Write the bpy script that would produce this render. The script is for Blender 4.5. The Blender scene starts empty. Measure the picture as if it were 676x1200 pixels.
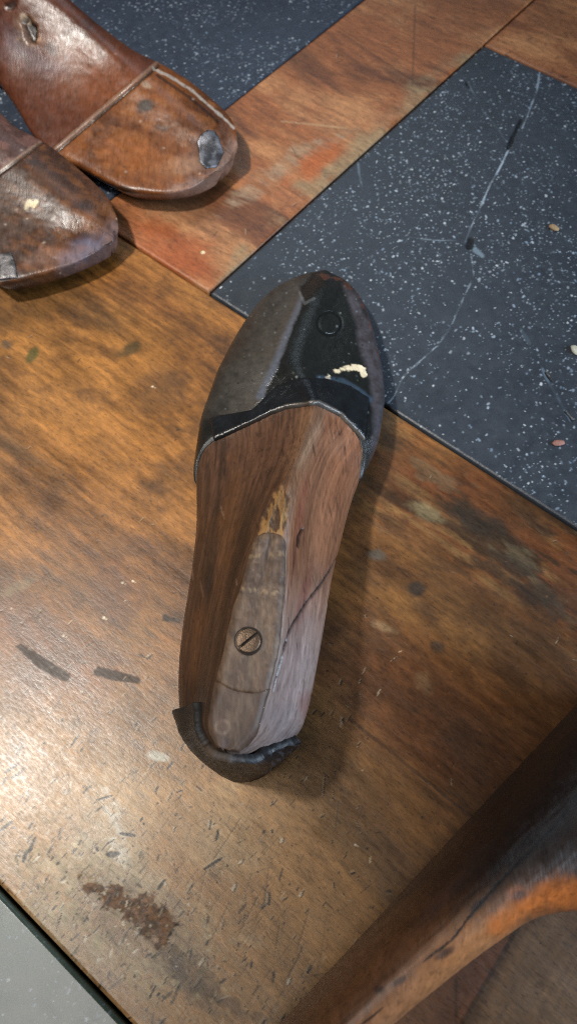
import bpy, bmesh, math, random
import numpy as np
from mathutils import Vector, Matrix
from mathutils.bvhtree import BVHTree

random.seed(7)
rng = np.random.RandomState(7)
C = bpy.context.scene.collection
scene = bpy.context.scene

# ------------------------------------------------------------------ camera frame
# The photo's two vanishing points of the square table inlay give the focal length and the table plane.
V1 = np.array([-2418., 1750.]); V2 = np.array([1622., 1810.])
F = math.sqrt(-(V1 @ V2))
nrm = lambda v: np.array(v, float) / np.linalg.norm(v)
_d1 = nrm([*V1, -F]); _d2 = nrm([*V2, -F]); _up = nrm(np.cross(_d2, _d1))
_fw = np.array([0, 0, -1.]); _Y = nrm(_fw - (_fw @ _up) * _up); _X = np.cross(_Y, _up)
RW = np.stack([_X, _Y, _up])
U1 = RW @ _d1; U2 = RW @ _d2                       # directions of the table boards
CAMH = 0.30

def P(px, py, z=0.0):
    d = RW @ np.array([px - 338., 600. - py, -F]); t = (z - CAMH) / d[2]
    return np.array([0, 0, CAMH]) + t * d

def proj(p):
    c = (np.asarray(p) - np.array([0, 0, CAMH])) @ RW
    w = np.minimum(c[..., 2], -1e-3)
    return 338 + c[..., 0] / -w * F, 600 - c[..., 1] / -w * F

def ab(p): return np.array([p @ U1, p @ U2])

# ------------------------------------------------------------------ numeric helpers
def lin(r, g, b):
    c = np.array([r, g, b], float) / 255.
    return np.where(c <= .04045, c / 12.92, ((c + .055) / 1.055) ** 2.4)

def _hash(ix, iy, iz, seed):
    U = np.uint32
    h = ix.astype(np.int32).astype(U) * U(374761393) + iy.astype(np.int32).astype(U) * U(668265263) + iz.astype(np.int32).astype(U) * U(2147483647) + U((seed * 974711) & 0xffffffff)
    h = (h ^ (h >> U(13))) * U(1274126177)
    h = (h ^ (h >> U(16))) & U(0xffffff)
    return h.astype(np.float32) * np.float32(1. / 0xffffff)

def vnoise(x, y, z, seed=0):
    flat = np.ndim(z) == 0 and float(z) == 0.
    x, y, z = np.broadcast_arrays(np.asarray(x, float), np.asarray(y, float), np.asarray(z, float))
    ix = np.floor(x); iy = np.floor(y); iz = np.floor(z)
    fx = x - ix; fy = y - iy; fz = z - iz
    fx = fx * fx * (3 - 2 * fx); fy = fy * fy * (3 - 2 * fy); fz = fz * fz * (3 - 2 * fz)
    def h(a, b, c): return _hash(ix + a, iy + b, iz + c, seed)
    c00 = h(0, 0, 0) * (1 - fx) + h(1, 0, 0) * fx
    c10 = h(0, 1, 0) * (1 - fx) + h(1, 1, 0) * fx
    c0 = c00 * (1 - fy) + c10 * fy
    if flat: return c0
    c01 = h(0, 0, 1) * (1 - fx) + h(1, 0, 1) * fx
    c11 = h(0, 1, 1) * (1 - fx) + h(1, 1, 1) * fx
    c1 = c01 * (1 - fy) + c11 * fy
    return c0 * (1 - fz) + c1 * fz

def fbm(x, y, z=0., octv=4, seed=0, gain=.5):
    s = 0; a = 1; t = 0
    for k in range(octv):
        s = s + a * vnoise(np.asarray(x) * 2 ** k, np.asarray(y) * 2 ** k, np.asarray(z) * 2 ** k, seed + 17 * k); t += a; a *= gain
    return s / t

def sm(e0, e1, x):
    t = np.clip((x - e0) / (e1 - e0), 0, 1); return t * t * (3 - 2 * t)

def mixc(c, c2, m):
    return c * (1 - m[..., None]) + np.asarray(c2) * m[..., None]

def dist_poly(px, py, pts):
    """distance to an open polyline, and the running parameter"""
    best = np.full(np.shape(px), 1e9); par = np.zeros(np.shape(px))
    n = len(pts) - 1
    for k in range(n):
        x0, y0 = pts[k]; x1, y1 = pts[k + 1]
        dx, dy = x1 - x0, y1 - y0; L2 = dx * dx + dy * dy + 1e-12
        t = np.clip(((px - x0) * dx + (py - y0) * dy) / L2, 0, 1)
        d = np.hypot(px - x0 - t * dx, py - y0 - t * dy)
        m = d < best; best = np.where(m, d, best); par = np.where(m, (k + t) / n, par)
    return best, par

def in_poly(px, py, pts):
    ins = np.zeros(np.shape(px), bool); n = len(pts)
    for k in range(n):
        x0, y0 = pts[k]; x1, y1 = pts[(k + 1) % n]
        if y0 == y1: continue
        c = ((y0 > py) != (y1 > py)) & (px < (x1 - x0) * (py - y0) / (y1 - y0) + x0)
        ins ^= c
    return ins

def poly_mask(px, py, pts, soft=3., rough=0., seed=0, fr=.05):
    d, _ = dist_poly(px, py, list(pts) + [pts[0]])
    s = np.where(in_poly(px, py, pts), d, -d)
    if rough: s = s + rough * (fbm(px * fr, py * fr, 0., 4, seed) - .5) * 2
    return sm(-soft, soft, s)

def blob(px, py, cx, cy, rx, ry, ang=0., soft=.5, rough=.5, seed=0, fr=.06):
    c, s = math.cos(math.radians(ang)), math.sin(math.radians(ang))
    dx, dy = px - cx, py - cy
    r = np.hypot((dx * c + dy * s) / rx, (-dx * s + dy * c) / ry)
    if rough: r = r + rough * (fbm(px * fr, py * fr, 0., 4, seed) - .5) * 2
    return 1 - sm(1 - soft, 1 + soft, r)

def herm(xs, ys):
    """monotone cubic interpolation"""
    xs = np.asarray(xs, float); ys = np.asarray(ys, float)
    h = np.diff(xs); d = np.diff(ys) / h; m = np.zeros(len(xs))
    for k in range(1, len(xs) - 1):
        if d[k - 1] * d[k] > 0:
            w1 = 2 * h[k] + h[k - 1]; w2 = h[k] + 2 * h[k - 1]
            m[k] = (w1 + w2) / (w1 / d[k - 1] + w2 / d[k])
    m[0] = d[0]; m[-1] = d[-1]
    def f(x):
        x = np.clip(np.asarray(x, float), xs[0], xs[-1])
        k = np.clip(np.searchsorted(xs, x, side='right') - 1, 0, len(xs) - 2)
        t = (x - xs[k]) / h[k]; t2 = t * t; t3 = t2 * t
        return ((2 * t3 - 3 * t2 + 1) * ys[k] + (t3 - 2 * t2 + t) * h[k] * m[k] + (-2 * t3 + 3 * t2) * ys[k + 1] + (t3 - t2) * h[k] * m[k + 1])
    return f

# ------------------------------------------------------------------ object helpers
def link(o, parent=None):
    C.objects.link(o)
    if parent is not None: o.parent = parent
    return o

def thing(name, label, cat, loc=(0, 0, 0), group=None):
    o = bpy.data.objects.new(name, None); o.empty_display_size = .02
    link(o); o.location = loc; o['label'] = label; o['category'] = cat
    if group: o['group'] = group
    bpy.context.view_layer.update()
    return o

def mesh_obj(name, V, Fq, mat, parent=None, col=None, rgh=None, smooth=True):
    """V (n,3) world coordinates, Fq (m,4) quads or list of faces"""
    me = bpy.data.meshes.new(name)
    V = np.asarray(V, float)
    if parent is not None: V = V - np.array(parent.location)
    if isinstance(Fq, np.ndarray) and Fq.ndim == 2:
        n, m = len(V), len(Fq); k = Fq.shape[1]
        me.vertices.add(n); me.vertices.foreach_set('co', V.astype(np.float32).ravel())
        me.loops.add(m * k); me.loops.foreach_set('vertex_index', Fq.astype(np.int32).ravel())
        me.polygons.add(m)
        me.polygons.foreach_set('loop_start', (np.arange(m) * k).astype(np.int32))
        me.update(calc_edges=True); me.validate()
    else:
        me.from_pydata([tuple(v) for v in V], [], [tuple(f) for f in Fq]); me.update()
    if col is not None:
        at = me.color_attributes.new('Col', 'FLOAT_COLOR', 'POINT')
        c4 = np.ones((len(V), 4), np.float32); c4[:, :3] = np.clip(np.broadcast_to(np.asarray(col) * DEEP, (len(V), 3)), 0.001, 1)
        at.data.foreach_set('color', c4.ravel())
    if rgh is not None:
        at = me.attributes.new('Rgh', 'FLOAT', 'POINT')
        at.data.foreach_set('value', np.clip(np.broadcast_to(np.asarray(rgh), (len(V),)), .05, 1).astype(np.float32))
    me.polygons.foreach_set('use_smooth', np.full(len(me.polygons), smooth))
    me.materials.append(mat)
    o = bpy.data.objects.new(name, me)
    return link(o, parent)

def grid_faces(nu, nv, close_v=False, off=0):
    i = np.arange(nu - 1)[:, None]; j = np.arange(nv if close_v else nv - 1)[None, :]
    j2 = (j + 1) % nv
    a = i * nv + j; b = i * nv + j2; c = (i + 1) * nv + j2; d = (i + 1) * nv + j
    return np.stack([a, b, c, d], -1).reshape(-1, 4) + off

def grid_normals(G):
    du = np.gradient(G, axis=0); dv = np.gradient(G, axis=1)
    n = np.cross(du, dv); l = np.linalg.norm(n, axis=-1, keepdims=True)
    return n / np.maximum(l, 1e-12)

def slab_from_grid(name, G, N, thick, mat, parent, col, rgh, under=.001):
    """sheet G raised along N by `thick`, closed with side walls and an underside sunk by `under`"""
    nu, nv = G.shape[:2]
    top = G + N * (thick[..., None] if isinstance(thick, np.ndarray) else thick)
    # rounded rim: an extra ring just outside the top edge is given by the walls
    bot = G - N * under
    V = np.concatenate([top.reshape(-1, 3), bot.reshape(-1, 3)])
    f1 = grid_faces(nu, nv); f2 = grid_faces(nu, nv)[:, ::-1] + nu * nv
    ring = [i * nv for i in range(nu)] + [(nu - 1) * nv + j for j in range(1, nv)] + [i * nv + nv - 1 for i in range(nu - 2, -1, -1)] + [j for j in range(nv - 2, 0, -1)]
    ring = np.array(ring); r2 = np.roll(ring, -1)
    f3 = np.stack([ring, ring + nu * nv, r2 + nu * nv, r2], -1)[:, ::-1]
    c = np.asarray(col); c = np.broadcast_to(c, (nu, nv, 3)).reshape(-1, 3)
    r = np.broadcast_to(np.asarray(rgh, float), (nu, nv)).reshape(-1)
    return mesh_obj(name, V, np.concatenate([f1, f2, f3]), mat, parent, np.concatenate([c, c * .4]), np.concatenate([r, r + .4]))

# ------------------------------------------------------------------ materials
def mat_paint(name, pores=0., rough=.5, spec=.5, bump=.0, bscale=900., var=.25, vscale=350., coat=0., stretch=(1, 1, 1), metal=0., rvar=.15, coat_r=.25, vrot=0.):
    """base colour and roughness come from the mesh's own attributes, broken up by fine procedural noise"""
    m = bpy.data.materials.new(name); m.use_nodes = True
    nt = m.node_tree; nd = nt.nodes; lk = nt.links; nd.clear()
    out = nd.new('ShaderNodeOutputMaterial'); b = nd.new('ShaderNodeBsdfPrincipled')
    lk.new(b.outputs[0], out.inputs[0])
    a = nd.new('ShaderNodeAttribute'); a.attribute_name = 'Col'
    r = nd.new('ShaderNodeAttribute'); r.attribute_name = 'Rgh'
    tc = nd.new('ShaderNodeTexCoord'); mp = nd.new('ShaderNodeMapping'); mp.vector_type = 'TEXTURE'; mp.inputs['Scale'].default_value = [1 / k for k in stretch]
    mp.inputs['Rotation'].default_value = (0, 0, vrot)
    lk.new(tc.outputs['Object'], mp.inputs[0])
    n = nd.new('ShaderNodeTexNoise'); n.inputs['Scale'].default_value = vscale; n.inputs['Detail'].default_value = 6; n.inputs['Roughness'].default_value = .65
    lk.new(mp.outputs[0], n.inputs['Vector'])
    mr = nd.new('ShaderNodeMapRange'); mr.inputs['From Min'].default_value = .25; mr.inputs['From Max'].default_value = .75
    mr.inputs['To Min'].default_value = 1 - var; mr.inputs['To Max'].default_value = 1 + var
    lk.new(n.outputs['Fac'], mr.inputs['Value'])
    mx = nd.new('ShaderNodeVectorMath'); mx.operation = 'SCALE'
    lk.new(a.outputs['Color'], mx.inputs[0]); lk.new(mr.outputs[0], mx.inputs['Scale'])
    colour = mx.outputs[0]
    if pores:
        mp2 = nd.new('ShaderNodeMapping'); mp2.vector_type = 'TEXTURE'; mp2.inputs['Scale'].default_value = [1 / (k * (.62 if i == 0 else 1)) for i, k in enumerate(stretch)]
        mp2.inputs['Rotation'].default_value = (0, 0, vrot); lk.new(tc.outputs['Object'], mp2.inputs[0])
        for scale, lo, hi, tgt in ((1150, .55, .66, 1 - pores), (800, .57, .70, 1 + pores * .9), (400, .53, .68, 1 - pores * .9), (520, .55, .70, 1 + pores * .5)):
            pn = nd.new('ShaderNodeTexNoise'); pn.inputs['Scale'].default_value = scale; pn.inputs['Detail'].default_value = 3; pn.inputs['Roughness'].default_value = .6
            lk.new(mp2.outputs[0], pn.inputs['Vector'])
            pr = nd.new('ShaderNodeMapRange'); pr.inputs['From Min'].default_value = lo; pr.inputs['From Max'].default_value = hi; pr.inputs['To Min'].default_value = 1.; pr.inputs['To Max'].default_value = tgt
            lk.new(pn.outputs['Fac'], pr.inputs['Value'])
            sc_ = nd.new('ShaderNodeVectorMath'); sc_.operation = 'SCALE'; lk.new(colour, sc_.inputs[0]); lk.new(pr.outputs[0], sc_.inputs['Scale']); colour = sc_.outputs[0]
    lk.new(colour, b.inputs['Base Color'])
    n2 = nd.new('ShaderNodeTexNoise'); n2.inputs['Scale'].default_value = bscale; n2.inputs['Detail'].default_value = 5; n2.inputs['Roughness'].default_value = .6
    lk.new(mp.outputs[0], n2.inputs['Vector'])
    mr2 = nd.new('ShaderNodeMapRange'); mr2.inputs['To Min'].default_value = -rvar; mr2.inputs['To Max'].default_value = rvar
    lk.new(n2.outputs['Fac'], mr2.inputs['Value'])
    ad = nd.new('ShaderNodeMath'); ad.operation = 'ADD'; ad.use_clamp = True
    lk.new(r.outputs['Fac'], ad.inputs[0]); lk.new(mr2.outputs[0], ad.inputs[1]); lk.new(ad.outputs[0], b.inputs['Roughness'])
    if bump:
        bp = nd.new('ShaderNodeBump'); bp.inputs['Strength'].default_value = bump; bp.inputs['Distance'].default_value = .0006
        lk.new(n2.outputs['Fac'], bp.inputs['Height']); lk.new(bp.outputs[0], b.inputs['Normal'])
    b.inputs['Specular IOR Level'].default_value = spec
    b.inputs['Metallic'].default_value = metal
    if coat:
        b.inputs['Coat Weight'].default_value = coat; b.inputs['Coat Roughness'].default_value = coat_r
    return m

DEEP = .74      # overall depth of the surface colours under the varnish
ANG = math.atan2(U1[1], U1[0])
M_wood = mat_paint('table_wood', pores=.36, spec=.42, bump=.12, bscale=1000, var=.26, vscale=420, stretch=(.42, 1, 1), vrot=ANG)
M_stone = mat_paint('dark_stone', spec=.32, bump=.25, bscale=1400, var=.2, vscale=1500)
M_last = mat_paint('last_wood', pores=.3, spec=.42, bump=.25, bscale=900, var=.22, vscale=520, stretch=(1, .16, .6))
M_polished = mat_paint('polished_stone', spec=.5, bump=.05, bscale=1400, var=.2, vscale=1500, rvar=.04)
M_leather = mat_paint('old_leather', spec=.5, bump=.35, bscale=1500, var=.25, vscale=500)
M_metal = mat_paint('old_metal', spec=.5, bump=.3, bscale=1500, var=.3, vscale=700, metal=.6)
M_plain = mat_paint('dull_matter', spec=.3, bump=.3, bscale=1500, var=.25, vscale=800)
M_core = mat_paint('table_core', spec=.1, bump=.2, var=.3)

# ------------------------------------------------------------------ TABLE
table = thing('table', 'scratched brown wooden tabletop inlaid with dark speckled stone squares', 'table', (0, 0, -.04))

def axis(fine0, fine1, step, lo, hi, coarse=.02):
    a = [lo] if lo < fine0 else []
    x = lo + coarse
    while x < fine0 - coarse * .5: a.append(x); x += coarse
    n = max(2, int(round((fine1 - fine0) / step)) + 1)
    a += list(np.linspace(fine0, fine1, n))
    x = fine1 + coarse
    while x < hi - coarse * .5: a.append(x); x += coarse
    if hi > fine1: a.append(hi)
    return np.array(a)

class Sheet:
    """a flat board or tile in board coordinates a (along the grain of the big panel) and b"""
    def __init__(s, av, bv):
        s.av, s.bv = av, bv
        s.A, s.B = np.meshgrid(av, bv, indexing='ij')
        s.W = s.A[..., None] * U1 + s.B[..., None] * U2
        s.px, s.py = proj(s.W)
        s.z = np.zeros_like(s.A); s.col = np.zeros(s.A.shape + (3,)); s.rgh = np.full(s.A.shape, .45)
    def stroke(s, a0, b0, a1, b1, w, fn, wob=0.):
        r = w * 3.
        i0, i1 = np.searchsorted(s.av, [min(a0, a1) - r, max(a0, a1) + r]); j0, j1 = np.searchsorted(s.bv, [min(b0, b1) - r, max(b0, b1) + r])
        if i1 - i0 < 1 or j1 - j0 < 1: return
        A = s.A[i0:i1, j0:j1]; B = s.B[i0:i1, j0:j1]
        dx, dy = a1 - a0, b1 - b0; L2 = dx * dx + dy * dy + 1e-12
        t = ((A - a0) * dx + (B - b0) * dy) / L2; tc = np.clip(t, 0, 1)
        d = ((A - a0) * dy - (B - b0) * dx) / math.sqrt(L2)
        dd = np.hypot(A - a0 - tc * dx, B - b0 - tc * dy)
        if wob: dd = dd + wob * (vnoise(A * 900, B * 900, 0., 3) - .5)
        fn((slice(i0, i1), slice(j0, j1)), dd / w, d / w, tc)
    def build(s, name, mat, edge=.0012, drop=.0):
        # soften the rims
        e = np.minimum(np.minimum(s.A - s.av[0], s.av[-1] - s.A), np.minimum(s.B - s.bv[0], s.bv[-1] - s.B))
        z = s.z - .0006 * (1 - sm(0, edge, e)) - drop
        V = s.W.copy(); V[..., 2] = z
        nu, nv = s.A.shape
        f = grid_faces(nu, nv)
        ring = [i * nv for i in range(nu)] + [(nu - 1) * nv + j for j in range(1, nv)] + [i * nv + nv - 1 for i in range(nu - 2, -1, -1)] + [j for j in range(nv - 2, 0, -1)]
        ring = np.array(ring); r2 = np.roll(ring, -1)
        V = V.reshape(-1, 3); S = V[ring].copy(); S[:, 2] = -.006
        k = np.arange(len(ring)); n0 = nu * nv
        f3 = np.stack([ring, n0 + k, n0 + np.roll(k, -1), r2], -1)
        f = np.concatenate([f[:, ::-1] if np.cross(U1, U2)[2] < 0 else f, f3])
        col = s.col.reshape(-1, 3); rg = s.rgh.reshape(-1)
        return mesh_obj(name, np.concatenate([V, S]), f, mat, table, np.concatenate([col, col[ring] * .25]), np.concatenate([rg, rg[ring]]))

def dent(s, px, py, ang, length, w, dark=.6, light=.0, depth=.00012, colr=None):
    """one scratch or gouge on sheet s, centred at the board point seen at photo pixel px,py"""
    a, b = ab(P(px, py)); d = np.array([math.cos(ang), math.sin(ang), 0]); da, db = d @ U1, d @ U2
    h = length / 2
    def fn(sl, r, side, t):
        taper = .45 + .55 * np.sqrt(np.clip(4 * t * (1 - t), 0, 1))
        m = 1 - sm(.55, 1.15, r / taper)
        ml = (1 - sm(.5, 1., np.abs(side - 1.3))) * (np.abs(r - np.abs(side)) < .15) * taper * .7
        s.z[sl] -= depth * m * .35
        s.col[sl] = mixc(s.col[sl], lin(38, 27, 18) if colr is None else colr, m * dark)
        if light: s.col[sl] = mixc(s.col[sl], lin(186, 168, 138), np.clip(ml * light, 0, 1) * (1 - m))
    s.stroke(a - da * h, b - db * h, a + da * h, b + db * h, w, fn)

def dot(s, px, py, r, colr, amt=1., rise=0.):
    a, b = ab(P(px, py))
    def fn(sl, rr, side, t):
        m = 1 - sm(.6, 1.2, rr); s.col[sl] = mixc(s.col[sl], colr, m * amt); s.z[sl] += rise * m
    s.stroke(a, b, a + 1e-5, b, r, fn)

# ---- the big lower wood panel
LSEAM = .1858; CEDGE = -.0712
s = Sheet(axis(-.115, .325, .00043, -.45, .75), axis(-.0700, LSEAM - .0008, .00043, -.0700, LSEAM - .0008))
A, B, px, py = s.A, s.B, s.px, s.py
warp = (fbm(A * 9, B * 14, 0., 3, 5) - .5) * .03
g1 = fbm(A * 7, (B + warp) * 38, 0., 5, 11)                  # broad figure
g2 = fbm(A * 45, (B + warp * .6) * 420, 0., 4, 23)           # fibres
g3 = fbm(A * 26, B * 30, 0., 5, 31, .6)                      # blotches
g4 = fbm(A * 120, B * 520, 0., 3, 37)
gold = lin(142, 98, 50); brown = lin(106, 70, 38); dark = lin(66, 44, 24); red = lin(112, 64, 34); pale = lin(174, 136, 92)
c = mixc(np.broadcast_to(brown, A.shape + (3,)), gold, sm(.35, .65, g1 * .6 + g3 * .4))
c = mixc(c, dark, sm(.52, .75, fbm(A * 11 + 3, (B + warp) * 30, 0., 5, 41)) * .75)
c = mixc(c, red, sm(.5, .7, fbm(A * 8 + 9, B * 12, 0., 4, 43)) * .45)
c = c * (.6 + .8 * g2)[..., None] * (.78 + .44 * g4)[..., None]
# the upper left is golden with long streaks
m = blob(px, py, 120, 470, 230, 190, 25, .6, .4, 3, .01)
c = mixc(c, lin(148, 98, 42) * (.45 + 1.0 * sm(.25, .75, g2 * .5 + g1 * .5))[..., None], m * .6)
m = sm(.52, .68, fbm(A * 14 + 5, (B + warp) * 46, 0., 5, 47)) * blob(px, py, 120, 520, 240, 180, 20, .5, .3, 4, .01)
c = mixc(c, lin(70, 50, 28), m * .7)
# worn red, tan and black streaks along the stone on the right
m = poly_mask(px, py, [(430, 470), (700, 640), (700, 760), (560, 680), (450, 600), (425, 540)], 40, 30, 8, .02)
st = fbm(A * 22, (B + warp * .5) * 150, 0., 5, 51, .6); st2 = fbm(A * 30 + 7, (B + warp) * 110, 0., 5, 53, .6); st3 = fbm(A * 35 + 4, B * 95, 0., 5, 57, .6)
cs = mixc(np.broadcast_to(lin(118, 66, 30), A.shape + (3,)), lin(150, 114, 70), sm(.5, .7, st))
cs = mixc(cs, lin(124, 66, 34), sm(.46, .66, st3) * .6); cs = mixc(cs, lin(34, 27, 20), sm(.5, .64, st2) * .9); cs = mixc(cs, lin(110, 104, 84), sm(.58, .68, st3) * .6)
c = mixc(c, cs * (.75 + .5 * g2)[..., None], m * .72)
# paler, drier, rubbed lower part, with the broad glare put into its colour
m = sm(720, 960, py + (g3 - .5) * 200) * sm(520, 300, px)
c = mixc(c, pale * (.62 + .5 * g3 + .26 * g2)[..., None], m * .72)
m = sm(.5, .72, fbm(A * 40, B * 40, 0., 5, 61)) * sm(800, 1000, py) * sm(420, 250, px)
c = mixc(c, lin(178, 158, 128), m * .45)
# shade on the right and lower right, put into the wood colour
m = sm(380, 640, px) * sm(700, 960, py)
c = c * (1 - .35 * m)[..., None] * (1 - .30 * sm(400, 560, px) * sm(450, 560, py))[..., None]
bl = fbm(A * 55, B * 80, 0., 6, 81, .62); bl2 = fbm(A * 20 + 3, B * 26, 0., 6, 83, .6)
c = mixc(c, lin(60, 38, 20), sm(.46, .74, bl) * .5 * sm(1100, 760, py)); c = mixc(c, lin(54, 36, 20), sm(.48, .74, bl2) * .55)
c = c * (.84 + .32 * fbm(A * 90 + 9, B * 170, 0., 5, 85, .62))[..., None]
c = c * np.array([1.0, .97, .89])
# bottom right: a drier board with the grain turned, and a reddish one beside it
S2 = -.0724; m2 = ((A < S2) & (B < .056)).astype(float)
gt = fbm(A * 380, B * 40, 0., 4, 71); gt2 = fbm(A * 50, B * 14, 0., 4, 73)
c = mixc(c, mixc(np.broadcast_to(lin(112, 84, 58), A.shape + (3,)), lin(78, 54, 34), sm(.35, .65, gt2)) * (.6 + .8 * gt)[..., None], m2)
m3 = ((A > S2) & (A < -.050) & (B < .03)).astype(float)
c = mixc(c, lin(84, 50, 32) * (.6 + .8 * gt)[..., None], m3 * .8)
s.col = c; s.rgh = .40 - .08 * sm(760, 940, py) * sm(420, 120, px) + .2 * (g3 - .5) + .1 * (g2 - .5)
s.z = (g2 - .5) * .00005 + (g3 - .5) * .00014 + (fbm(A * 200, B * 200, 0., 3, 77) - .5) * .00004
# seams inside the panel
def groove(a0, b0, a1, b1, w, dk, dep):
    def fn(sl, r, side, t):
        m = (1 - sm(.5, 1.3, r)); s.col[sl] = mixc(s.col[sl], lin(30, 20, 13), m * dk * (.4 + .6 * vnoise(t * 40., t * 0., 0., 3)))
    s.stroke(a0, b0, a1, b1, w, fn, .0005)
groove(.0165, .0565, -.45, .0565, .0007, .75, .0004)
groove(S2, .0565, S2, -.07, .0008, .85, .0005)
groove(-.050, .03, -.0715, -.002, .0006, .6, .0003)
# dark inlaid repair slivers
for q in ([(18, 758), (25, 754), (50, 769), (82, 789), (83, 794), (77, 799), (47, 784)], [(111, 785), (115, 781), (138, 786), (165, 794), (164, 801), (136, 798), (110, 791)], [(190, 722), (193, 720), (212, 726), (211, 731), (190, 727)]):
    m = poly_mask(px, py, q, 1.3, 1.6, 45, .25)
    s.col = mixc(s.col, lin(62, 50, 42) * (.7 + .6 * g4)[..., None], m * .92); s.rgh += .15 * m
# smears and stains
for (x, y, rx, ry, an, cc, am) in [(152, 410, 17, 7, -25, (52, 48, 24), .75), (38, 416, 9, 5, -60, (60, 66, 26), .8), (8, 404, 7, 5, 0, (60, 55, 45), .7),
                                   (488, 690, 9, 8, 0, (44, 38, 32), .85), (512, 757, 10, 6, 10, (58, 46, 34), .7), (24, 686, 22, 6, -25, (120, 100, 72), .7),
                                   (135, 700, 28, 34, 0, (92, 62, 46), .55), (160, 640, 30, 14, 10, (96, 66, 44), .5), (440, 650, 10, 6, 20, (86, 80, 70), .7),
                                   (450, 735, 14, 5, 20, (150, 120, 84), .6), (495, 800, 9, 14, -30, (140, 110, 76), .4), (185, 886, 13, 5, 15, (190, 186, 170), .85),
                                   (200, 1135, 24, 16, 30, (62, 46, 30), .6), (236, 1168, 30, 12, 40, (66, 46, 28), .55), (190, 455, 30, 20, 0, (88, 62, 38), .5),
                                   (560, 612, 40, 12, 25, (40, 34, 26), .7), (630, 700, 46, 16, 28, (38, 30, 22), .6), (600, 660, 30, 10, 28, (44, 36, 26), .6), (498, 600, 20, 8, 25, (130, 116, 84), .6)]:
    m = blob(px, py, x, y, rx, ry, an, .45, .55, int(x), .09); s.col = mixc(s.col, lin(*cc), m * am)
# rubbed white halo, a painted streak of glare, then the flaked rust brown patch in it
m = blob(px, py, 150, 1075, 120, 62, 32, .5, .75, 91, .05) * (.45 * sm(.4, .62, fbm(px * .07, py * .07, 0., 4, 93)) + .75 * sm(.5, .6, fbm(px * .22, py * .22, 0., 4, 94)))
s.col = mixc(s.col, lin(186, 172, 142), m * .8); s.rgh += m * .15
m = blob(px, py, 95, 1008, 48, 30, 0, .5, .8, 95, .06) * (.35 + .7 * sm(.48, .6, fbm(px * .24, py * .24, 0., 4, 96)))
s.col = mixc(s.col, lin(188, 172, 136), m * .55)
m = blob(px, py, 136, 975, 9, 50, -12, .6, .6, 97, .08) * sm(.35, .6, fbm(px * .12, py * .12, 0., 4, 98))  # whitish haze of glare, painted onto the wood
s.col = mixc(s.col, lin(206, 198, 180), m * .75)
pat = [(98, 1030), (126, 1034), (150, 1046), (178, 1050), (206, 1074), (202, 1098), (186, 1108), (166, 1088), (140, 1072), (120, 1056), (106, 1046)]
m = poly_mask(px, py, pat, 3.5, 15, 99, .12) * .9; s.col = mixc(s.col, lin(112, 78, 48), blob(px, py, 160, 1075, 75, 36, 32, .6, .6, 102, .05) * .5)
s.col = mixc(s.col, mixc(np.broadcast_to(lin(118, 76, 42), A.shape + (3,)), lin(70, 47, 30), sm(.4, .7, fbm(px * .25, py * .25, 0., 4, 100))), m * .92)
s.rgh += m * .22
m = poly_mask(px, py, [(196, 1106), (222, 1120), (250, 1150), (290, 1186), (330, 1200), (300, 1200), (240, 1165), (205, 1150)], 5, 12, 101, .08)
s.col = mixc(s.col, lin(74, 52, 32), m * .55)
rr = random.Random(11)
for k in range(170):
    x = rr.gauss(130, 60); y = rr.gauss(1075, 34) + (x - 130) * .35
    dent(s, x, y, rr.gauss(1., .6), .0005 + .0022 * rr.random() ** 2, rr.uniform(.00025, .0006), rr.uniform(.4, .95), 0, .00005, lin(*rr.choice([(40, 28, 18), (52, 36, 22), (96, 60, 32), (206, 196, 172), (196, 184, 158)])))
# scratches and nicks: thick in the lower left, thinning up and to the right
rr = random.Random(5)
nn = 0
while nn < 820:
    x = rr.uniform(-10, 470); y = rr.uniform(640, 1205)
    w = min(1, max(0, (y - 700) / 260.)) * min(1, max(.08, (520 - x) / 330.))
    if rr.random() > w: continue
    nn += 1
    an = rr.gauss(math.radians(58), .26) if rr.random() < .86 else rr.uniform(0, math.pi)
    k = rr.random()
    if k < .62: dent(s, x, y, an, .0008 + .0035 * rr.random() ** 1.6, rr.choice([.0002, .00028, .00036, .00055]) * rr.uniform(.8, 1.2), rr.uniform(.6, 1.), rr.choice([0, .2, .4, .7]), .00002)
    elif k < .76: dent(s, x, y, an, .0008 + .0026 * rr.random(), rr.uniform(.0002, .0004), rr.uniform(.3, .7), 0, 0, lin(190, 174, 146))
    else: dent(s, x, y, an, rr.uniform(.005, .016), .00022, rr.uniform(.15, .4), 0, .00003)
for k in range(150):
    x = rr.uniform(0, 676); y = rr.uniform(380, 1000)
    dent(s, x, y, rr.uniform(0, 3.14), rr.uniform(.0006, .003), rr.uniform(.0002, .0004), rr.uniform(.3, .8), rr.choice([0, .0, .5]), rr.uniform(.00005, .0002))
for k in range(420):
    x = rr.uniform(0, 676) ** 1.0; y = 380 + 820 * rr.random() ** .7
    dot(s, x, y, rr.uniform(.0002, .0005), lin(*rr.choice([(190, 178, 156), (180, 150, 106), (40, 30, 22), (30, 24, 20)] if x < 330 and y > 700 else [(40, 30, 22), (30, 24, 20), (120, 84, 50)])), rr.uniform(.4, .9))
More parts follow.
